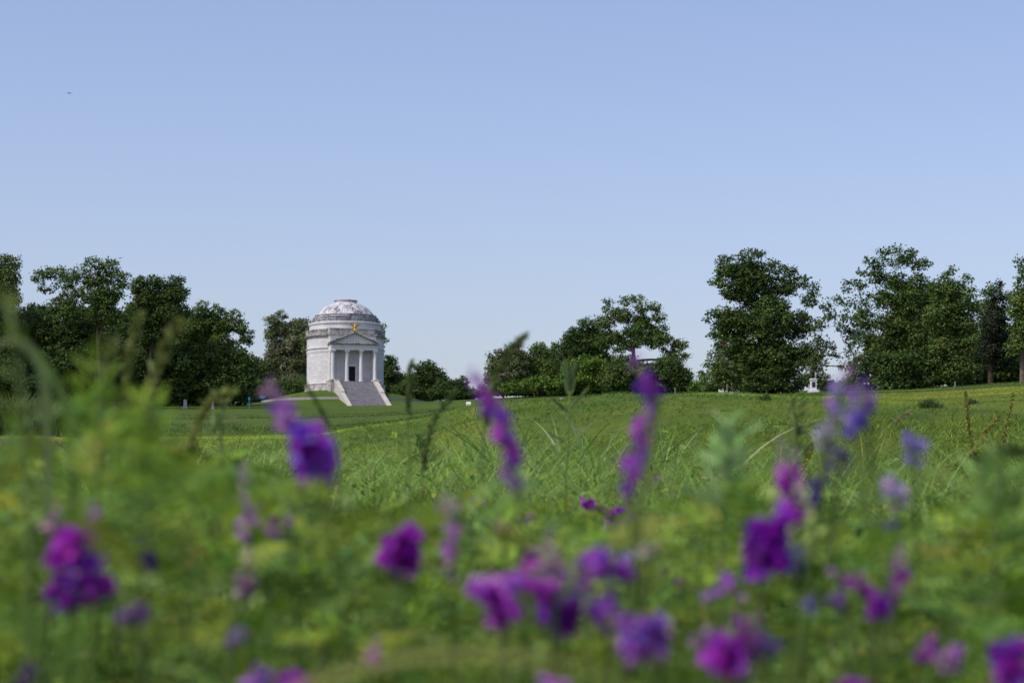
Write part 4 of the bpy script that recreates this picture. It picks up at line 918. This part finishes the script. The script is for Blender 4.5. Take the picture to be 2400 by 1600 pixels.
# broad arching blades close to the lens
def blade_thing(label, pts_px, d, w, col):
    pts = [P(x, y, d) for x, y in pts_px]; base = Vector((pts[0].x, d, float(gz(pts[0].x, d)))); pts = [base]+pts
    res = []
    for i in range(len(pts)-1):
        for q in range(6): res.append(pts[i].lerp(pts[i+1], q/6)-base)
    res.append(pts[-1]-base)
    for _ in range(3): res = [res[0]]+[(res[i-1]+res[i]*2+res[i+1])/4 for i in range(1, len(res)-1)]+[res[-1]]
    n = len(res); m = MB(); vs = []
    for i, p in enumerate(res):
        tdir = (res[min(i+1,n-1)]-res[max(i-1,0)]).normalized(); s_ = tdir.cross(Vector((0,-1,.25))).normalized()
        u = i/(n-1); ww = w*.5*min(1, 1.25*(1-u)**.6+.02); k_ = Vector((0,1,0))*ww*.35
        vs += [p-s_*ww, p+k_, p+s_*ww]
    fs = []
    for i in range(n-1): fs += [(3*i,3*i+1,3*i+4,3*i+3), (3*i+1,3*i+2,3*i+5,3*i+4)]
    V = np.array([tuple(v) for v in vs]); o = mesh_np('arching_grass', V, np.array(fs), M['grass'], col=np.tile(np.array(col), (len(V),1)), smooth=True)
    o.location = base; tag(o, label, 'grass blade', 'broad blurred grass blades close to the lens')
blade_thing('straw coloured blade lying flat across the bottom centre', [(480,1700),(760,1590),(900,1545),(1050,1530),(1250,1540),(1400,1575),(1540,1650)], .85, .0035, (.32,.33,.09))
blade_thing('pale green blade slanting between the two right flower spikes', [(1380,1330),(1430,1250),(1500,1170),(1560,1100)], 2.1, .010, (.17,.23,.07))
blade_thing('dark green blade bending in from the lower right', [(2200,1480),(2280,1420),(2370,1380),(2460,1370)], 1.5, .010, (.09,.15,.03))
blade_thing('light green blade arching at the left edge over the dark wood', [(120,900),(60,800),(20,790),(-60,840)], 1.5, .006, (.14,.2,.07))
blade_thing('broad soft blade hanging across the left wood', [(180,1000),(130,890),(80,815),(20,800)], 1.6, .006, (.12,.2,.04))
# docks
def dock(label, stems, d):
    X0 = (stems[0][0][0]-1200)/F*d; base = Vector((X0, d, float(gz(X0, d)))); root = thing('dock_plant', label, 'weed', base, 0, 'dock spikes on the right slope')
    for st_ in stems:
        pts = [P(x, y, d)-base for x, y in st_]; 
        q0 = Vector((pts[0].x*.3, 0, 0)); m = MB(); allp = [q0]+pts; m.tube(allp, [.006-.004*i/len(allp) for i in range(len(allp))], 6); m.build('stalk', M['stem'], root)
        k = 420; u = rng.uniform(0,1,k); seg = np.linspace(0,1,len(pts)); pa = np.array([[*p] for p in pts]); c = np.stack([np.interp(u, seg, pa[:,j]) for j in range(3)], -1)
        knots = .5+.5*np.abs(np.sin(u*26)); rr = (.028*(1-.6*u))*knots*rng.uniform(.3,1,k)
        v = unit(rng.standard_normal((k,3))); A = Acc(); A.add(hexleaf(c+v*rr[:,None], unit(rng.standard_normal((k,3))), unit(rng.standard_normal((k,3))), rng.uniform(.010,.017,k), rng.uniform(.008,.014,k)), hexfaces(k), np.repeat(pick([(.24,.25,.05),(.30,.28,.07),(.18,.2,.04)], k, .2), 6, axis=0)); A.build('seed_cluster', M['leaf'], root)
dock('tall dock with a straight brown green seed spike and a slanting side spike', [[(2285,1080),(2270,1000),(2262,915)],[(2285,1080),(2310,1010),(2345,975)]], 14)
dock('dock with a single upright seed spike near the right edge', [[(2345,1100),(2355,1010),(2376,918)]], 14)
dock('low dock with a slanting yellowish seed spike', [[(2215,1105),(2255,1075),(2305,1050)]], 12)
dock('short brown dock spike in the grass below the giant tree', [[(1880,1130),(1890,1080),(1905,1040)]], 11)
dock('small upright dock spike below the right bend of the slope', [[(2195,1160),(2200,1130),(2205,1100)]], 11)

# ------------------------------------------------------------------ vetch flowers
MG = [(.42,.025,.50),(.32,.015,.42),(.55,.07,.62)]
VI = [(.24,.04,.50),(.17,.03,.40),(.32,.08,.60)]
BL = [(.20,.11,.60),(.14,.08,.46),(.30,.2,.62)]
LI = [(.46,.16,.62),(.38,.10,.56),(.55,.28,.62)]
PK = [(.52,.30,.48),(.46,.32,.40),(.40,.22,.42)]
PB = [(.42,.38,.66),(.34,.27,.6),(.5,.45,.62)]
BU = [(.45,.42,.28),(.5,.42,.38)]
GF = 'purple vetch flowers of the foreground'
def floret_pts(n, L, W, flare):
    """unit flower: curved tapering tube with a raised banner; returns per-floret verts"""
def flower(label, pts_px, d, wpx, pal, dens=1.0, buds=None, stem=True, shift=0, group=GF):
    pts = [P(x, y, d) for x, y in pts_px]
    # base of the stalk on the ground below and a little to the side
    low = pts[-1]; bX = low.x+rng.uniform(-.06,.06); bY = d+rng.uniform(.02,.12)
    base = Vector((bX, bY, float(gz(bX, bY))))
    root = thing('vetch_flower', label, 'flower', base, 0, group)
    loc = [p-base for p in pts]
    lo = loc[-1] if len(loc) > 1 else loc[0]
    m = MB(); spine = curve((0,0,0), lo, (rng.uniform(-.03,.03), .02, 0), 8)+loc[::-1][1:]
    m.tube(spine, [.0018]*8+[.0014]*(len(spine)-8), 5); m.build('stem', M['stem'], root, smooth=True)
    pa = np.array([[*p] for p in loc])
    if len(pa) == 1: pa = np.concatenate([pa+np.array([0,0,.4*wpx*d/F]), pa-np.array([0,0,.4*wpx*d/F])])
    seg = np.linalg.norm(np.diff(pa, axis=0), axis=1); cum = np.concatenate([[0], np.cumsum(seg)]); Ltot = cum[-1]
    wid = wpx*d/F; k = int(max(8, 1.5*dens*(Ltot/.0035+4)*min(2.4, max(.7, wid/.018))))
    s_ = np.clip(np.linspace(0, 1, k)+rng.uniform(-.03, .03, k), 0, 1); c = np.stack([np.interp(s_*Ltot, cum, pa[:,j]) for j in range(3)], -1)
    td = unit(np.stack([np.interp(s_*Ltot, cum, np.gradient(pa[:,j])) for j in range(3)], -1))
    side = unit(rng.standard_normal((k,3))+np.array([shift,-.4,0])); side -= (side*td).sum(1)[:,None]*td*.6; side = unit(side+np.array([0,0,-.35]))
    prof = np.clip(.45+1.2*np.sin(np.clip(s_*.85+.12,0,1)*math.pi), .5, 1.35)
    fl = np.clip(wid*(.47 if Ltot < wid*2.2 else .38), .0065, .020)*prof*rng.uniform(.8,1.15,k); fl = fl[:,None]
    up = unit(np.cross(side, rng.standard_normal((k,3)))); sd = np.cross(side, up)
    # tube: 4 rings x 5 points, then a banner of 6 points and two wings
    A = Acc(); colr = pick(pal, k, .15); ring = []
    for u, r_ in ((0,.10),(.3,.15),(.6,.20),(.9,.14)):
        cen = c+side*fl*u+up*fl*(-.18*u*u)
        for q in range(5):
            a = 2*math.pi*q/5; ring.append(cen+(up*math.cos(a)+sd*math.sin(a))*fl*r_)
    V = np.stack(ring, 1).reshape(-1,3); b = (np.arange(k)*20)[:,None]
    Fq = np.concatenate([b+np.array([[r_*5+q, r_*5+(q+1)%5, (r_+1)*5+(q+1)%5, (r_+1)*5+q]]) for r_ in range(3) for q in range(5)])
    A.add(V, Fq, np.repeat(colr, 20, axis=0))
    bn = c+side*fl*.45+up*fl*.12
    A.add(hexleaf(bn, unit(up*1.0+side*.7), sd*.1-side, (fl*.8).ravel(), (fl*.75).ravel()), hexfaces(k), np.repeat(np.clip(colr*1.1,0,1), 6, axis=0))
    for q in (-1, 1):
        A.add(hexleaf(c+side*fl*.4, unit(side+sd*q*.6-up*.15), up, (fl*.75).ravel(), (fl*.35).ravel()), hexfaces(k), np.repeat(pick(pal, k, .15), 6, axis=0))
    A.build('petals', M['petal'], root)
    if buds:
        n2 = 9; A = Acc(); t0 = pa[0]; dr = unit(pa[0]-pa[1]); cb = t0+dr*rng.uniform(-.1,1,n2)[:,None]*wid*.8
        A.add(hexleaf(cb+rng.standard_normal((n2,3))*wid*.12, unit(dr+.6*rng.standard_normal((n2,3))), unit(rng.standard_normal((n2,3))), np.full(n2, wid*.5), np.full(n2, wid*.25)), hexfaces(n2), np.repeat(pick(buds, n2), 6, axis=0)); A.build('buds', M['petal'], root)
    return root
FL = [
 ('pale lilac flower tuft before the lawn below the memorial', [(655,945),(680,995)], 1.6, 60, LI, 1.0, PK),
 ('large violet blue bell shaped flower head below the pale lilac tuft', [(710,1005),(725,1060),(755,1115)], 1.45, 80, VI+MG[:1]+BL[:1], 1.5, None),
 ('pinkish violet upright spike below the large violet head', [(572,1150),(578,1205),(590,1265)], 1.55, 50, LI, 1.1, PK),
 ('small reddish purple side bloom right of the pinkish violet spike', [(618,1212),(682,1232)], 1.6, 38, MG, .8, None),
 ('magenta upper bloom of the pair at lower left', [(205,1235),(180,1280),(125,1308)], 1.35, 75, MG, 1.4, PK),
 ('deep purple lower bloom of the pair at lower left', [(140,1390),(200,1350),(255,1365)], 1.35, 85, MG[:2]+VI, 1.6, None),
 ('dim dark violet bloom right of the lower left pair', [(340,1262),(345,1330)], 1.5, 52, [(.11,.03,.28),(.14,.05,.32)], 1.0, None),
 ('pale pink white bud head below the pinkish violet spike', [(580,1335),(572,1392)], 1.5, 48, PK, 1.2, BU),
 ('round topped magenta bloom at the left of the lower centre', [(930,1240),(935,1290),(950,1340)], 1.5, 80, MG+VI[:1], 1.4, None),
 ('slim faded lilac spike with a cream bud tip right of the round magenta bloom', [(1048,1215),(1050,1290),(1058,1365)], 1.5, 44, LI[:1]+PK, 1.0, BU),
 ('tall slightly curved purple spike, left of the two in front of the grove', [(1132,912),(1160,965),(1185,1040),(1200,1100),(1215,1150)], 1.45, 54, VI+MG, 1.1, LI),
 ('short purple top spike leaning right, standing over the tall right spike', [(1500,868),(1520,910),(1540,945)], 1.45, 46, VI+MG[:1], 1.2, LI),
 ('tall purple spike right of centre narrowing to its foot', [(1515,965),(1508,1020),(1490,1090),(1470,1165)], 1.5, 56, VI+MG, 1.1, LI),
 ('small sharp magenta bloom below the tall right spike, left one of two', [(1365,1172),(1412,1195)], 4.4, 24, MG, 1.4, None),
 ('small sharp bright purple bloom below the tall right spike, right one of two', [(1425,1205),(1485,1210)], 4.2, 30, MG, 1.5, None),
 ('tiny dark purple bloom right under the small sharp pair', [(1500,1225),(1512,1240)], 4.2, 16, VI, 1.0, None),
 ('slim pale bud stalk below the small sharp pair', [(1424,1230),(1424,1280)], 3.2, 14, LI[:1]+BU, .8, None),
 ('bright magenta starry bloom at the left of the big lower cluster', [(1150,1350),(1170,1400),(1180,1455)], 1.3, 88, LI+MG, 1.6, None),
 ('long magenta bloom arching across the big lower cluster', [(1200,1350),(1250,1350),(1300,1400)], 1.32, 62, MG, 1.3, None),
 ('pale pink tipped bloom standing on top of the big lower cluster', [(1290,1295),(1300,1345)], 1.35, 54, PK+LI, 1.0, PK),
 ('deep purple hanging bloom in the middle of the big lower cluster', [(1300,1380),(1320,1450)], 1.35, 90, MG[:2]+VI, 1.5, None),
 ('broad flat violet bloom at the right of the big lower cluster', [(1360,1335),(1430,1320),(1490,1330)], 1.35, 62, LI+VI+MG, 1.4, None),
 ('dusky violet bloom under the broad flat violet one', [(1400,1390),(1425,1460)], 1.35, 70, LI[:1]+VI, 1.1, None),
 ('light violet fluffy bloom below right of the big cluster', [(1455,1480),(1510,1500),(1555,1470)], 1.3, 80, LI+BL[:1], 1.5, None),
 ('pink tipped magenta spike, upper of the bright pair at right centre', [(1848,1085),(1858,1150),(1868,1235)], 1.4, 56, MG, 1.3, PK),
 ('intense purple bloom, lower of the bright pair at right centre', [(1815,1205),(1800,1270),(1780,1340)], 1.38, 84, [(.26,.01,.42),(.32,.015,.5),(.2,.02,.42)], 1.7, None),
 ('violet blue side wing right of the intense purple bloom', [(1840,1300),(1885,1315)], 1.42, 40, BL, .9, None),
 ('small pink bloom left under the intense purple bloom', [(1722,1350),(1728,1400)], 1.45, 42, LI+PK[:1], .9, None),
 ('pale mauve drooping bloom at the head of the faded blue cluster', [(1985,885),(1965,940),(1950,985)], 1.6, 40, PB[:2]+LI[:1], .7, PK),
 ('darker violet strand hanging right of the faded blue cluster', [(2010,900),(2030,960)], 1.55, 32, VI, .9, None),
 ('blue violet drop hanging in the middle of the faded blue cluster', [(1990,960),(2008,1025)], 1.55, 38, BL, 1.0, None),
 ('faded grey blue strand at the lower left of the faded cluster', [(1945,985),(1930,1045)], 1.6, 34, PB, .6, None),
 ('shadowy indigo strand at the bottom of the faded cluster', [(1965,1040),(1968,1100)], 1.6, 36, [(.08,.05,.22),(.12,.07,.3)], .9, None),
 ('thin indigo strand below left of the faded cluster', [(1922,1110),(1915,1190)], 1.6, 30, [(.09,.06,.26),(.13,.08,.34)], .8, None),
 ('lone pale blue bloom floating over the right slope', [(2135,1010),(2145,1085)], 1.6, 36, BL+PB[:1], 1.0, None),
 ('faded cream blue spike below left of the lone blue bloom', [(2095,1110),(2102,1195)], 1.6, 28, PB+PK[:1], .8, None),
 ('grey violet bloom under the faded cream blue spike', [(2085,1220),(2092,1260)], 1.6, 30, [(.14,.13,.3)], .7, None),
 ('round violet bloom at the left end of the lower right group', [(1950,1388),(1975,1392)], 1.5, 36, VI, 1.0, None),
 ('dark magenta bloom at the top of the lower right group', [(1990,1355),(2045,1375)], 1.5, 52, MG, 1.3, PK),
 ('brilliant magenta drop hanging from the lower right group', [(2062,1385),(2052,1440)], 1.45, 44, [(.42,.03,.62),(.36,.02,.56)], 1.5, None),
 ('dusky magenta spike at the right of the lower right group', [(2108,1320),(2095,1400)], 1.5, 50, [(.28,.05,.34),(.24,.04,.36)], 1.1, PK),
 ('large magenta bloom near the bottom at the foot of the intense purple bloom', [(1690,1490),(1715,1550)], 1.25, 88, MG+VI[:1], 1.5, None),
 ('long dusky pink flower stalk rising from the bottom right of centre', [(1765,1430),(1752,1510),(1735,1590)], 1.25, 46, [(.34,.10,.36),(.3,.06,.34)], 1.0, None),
 ('dim violet bloom right of the long dusky pink stalk', [(1790,1480),(1795,1540)], 1.25, 56, [(.18,.05,.32),(.15,.05,.34)], 1.0, None),
 ('small faded lilac bloom left of the large bottom magenta bloom', [(1640,1480),(1648,1500)], 1.4, 40, LI, .8, None),
 ('purple double bloom at the lower right corner', [(2345,1500),(2370,1530),(2360,1590)], 1.25, 78, MG+VI, 1.6, None),
 ('pink bloom at the bottom left of the corner double bloom', [(2225,1510),(2222,1560)], 1.3, 44, LI+PK[:1], 1.1, None),
 ('small magenta bloom left of the pink bottom bloom', [(2160,1505),(2165,1530)], 1.35, 34, MG, .9, None),
 ('dark purple bloom cut by the bottom edge at right', [(1985,1590),(2010,1610)], 1.2, 70, MG, 1.2, None),
 ('lilac bloom cut by the bottom edge in the middle', [(1305,1585),(1310,1620)], 1.2, 52, LI, 1.0, None),
 ('dull violet bloom in front of the tan dry blade', [(300,1425),(320,1450)], 1.25, 44, [(.24,.1,.34)], .8, None),
 ('small pink and magenta bloom left of the bottom straw blade', [(880,1500),(888,1545)], 1.3, 34, MG+PK, .8, None),
 ('faint lilac bloom left of the bottom straw blade by the edge', [(560,1470),(555,1500)], 1.3, 36, [(.26,.18,.36)], .6, None),
 ('dark purple bloom cut by the bottom edge at left', [(40,1580),(60,1600)], 1.2, 60, [(.1,.03,.18)], 1.0, None),
 ('purple bloom cut by the bottom edge left of centre', [(680,1592),(700,1610)], 1.2, 56, MG, 1.0, None),
 ('faded violet bloom low beside the purple bottom edge bloom', [(590,1575),(600,1600)], 1.25, 50, LI[:1]+VI[:1], .7, None),
 ('pale pink bud head above the lower left pair', [(125,1210),(122,1245)], 1.5, 30, PK, .6, BU),
 ('dim lilac bloom above the big lower cluster', [(1232,1275),(1235,1300)], 1.6, 40, LI[:1]+VI, .6, None),
 ('cream bud head right of the small sharp pair', [(1515,1268),(1528,1290)], 1.6, 26, BU, .9, None),
 ('cream bud dot left above the big lower cluster', [(1178,1225),(1182,1235)], 1.7, 22, BU, .9, None),
 ('pale bud tip on the slim faded lilac spike', [(1045,1165),(1050,1195)], 1.6, 28, BU, .7, None),
 ('pale violet bloom left of the small faded dots at right', [(1662,1388),(1668,1402)], 1.6, 30, LI, .9, None),
 ('faded violet bloom before the slope right of the intense purple bloom', [(1900,1400),(1905,1420)], 1.5, 38, PB+BL, .6, None),
]
for f in FL: flower(f[0], f[1], f[2], f[3], f[4], f[5], f[6])
GT = 'tiny distant vetch blooms in the meadow'
for (x, y, d, w) in [(1128,1178,7,18),(1110,1172,7,12),(722,1270,5,18),(735,1262,5,14),(668,1285,4,12),(1140,1170,7,10),(1245,1205,5,18),(1240,1225,5,12),(1305,1210,5.5,12),(2010,1160,8,8),(2038,1178,8,9),(2228,1208,5.5,18),(2262,1203,5.5,16),(2245,1216,5.5,12),(1670,1330,3.5,18),(1635,1350,3,16),(1625,1385,3,16),(1540,1120,9,14),(1690,1320,4,10),(1215,1215,6,9),(1560,1330,3,14),(1590,1370,2.6,18)]:
    flower('tiny purple vetch bloom low in the meadow grass', [(x-w*.5, y),(x+w*.5, y+w*.3)], d, w, MG+LI[:1], 1.0, None, group=GT)

# ------------------------------------------------------------------ light and sky
w = bpy.data.worlds.new('World'); sc.world = w; w.use_nodes = True; nt = w.node_tree
SUN_EL, SUN_AZ = 50.0, -122.0     # azimuth from +Y, negative to the left (west side, behind the camera)
sky = nt.nodes.new('ShaderNodeTexSky'); sky.sky_type = 'NISHITA'; sky.sun_disc = False
sky.sun_elevation = R(SUN_EL); sky.sun_rotation = R(SUN_AZ); sky.air_density = 1.0; sky.dust_density = 2.2; sky.ozone_density = 2.0; sky.altitude = 60
bg = nt.nodes['Background']
tint = nt.nodes.new('ShaderNodeMix'); tint.data_type = 'RGBA'; tint.blend_type = 'MULTIPLY'; tint.inputs[0].default_value = 1; tint.inputs[7].default_value = (1.04, .935, 1.005, 1)
nt.links.new(sky.outputs[0], tint.inputs[6]); nt.links.new(tint.outputs[2], bg.inputs[0]); bg.inputs[1].default_value = 0.118
sd_ = bpy.data.lights.new('sun', 'SUN'); sd_.energy = 2.0; sd_.angle = R(3); sd_.color = (1, .95, .87)
so = bpy.data.objects.new('sun', sd_); C.objects.link(so)
az, el = R(SUN_AZ), R(SUN_EL)
to_sun = Vector((math.sin(az)*math.cos(el), math.cos(az)*math.cos(el), math.sin(el)))
so.rotation_euler = to_sun.to_track_quat('Z', 'Y').to_euler()
sc.view_settings.view_transform = 'Standard'; sc.view_settings.look = 'None'; sc.view_settings.exposure = 0.55; sc.view_settings.gamma = 1
sc.render.engine = 'CYCLES'
sc.cycles.max_bounces = 6; sc.cycles.diffuse_bounces = 3; sc.cycles.glossy_bounces = 2; sc.cycles.transmission_bounces = 4; sc.cycles.transparent_max_bounces = 4
sc.cycles.use_denoising = True
try: sc.cycles.denoiser = 'OPENIMAGEDENOISE'
except Exception: pass
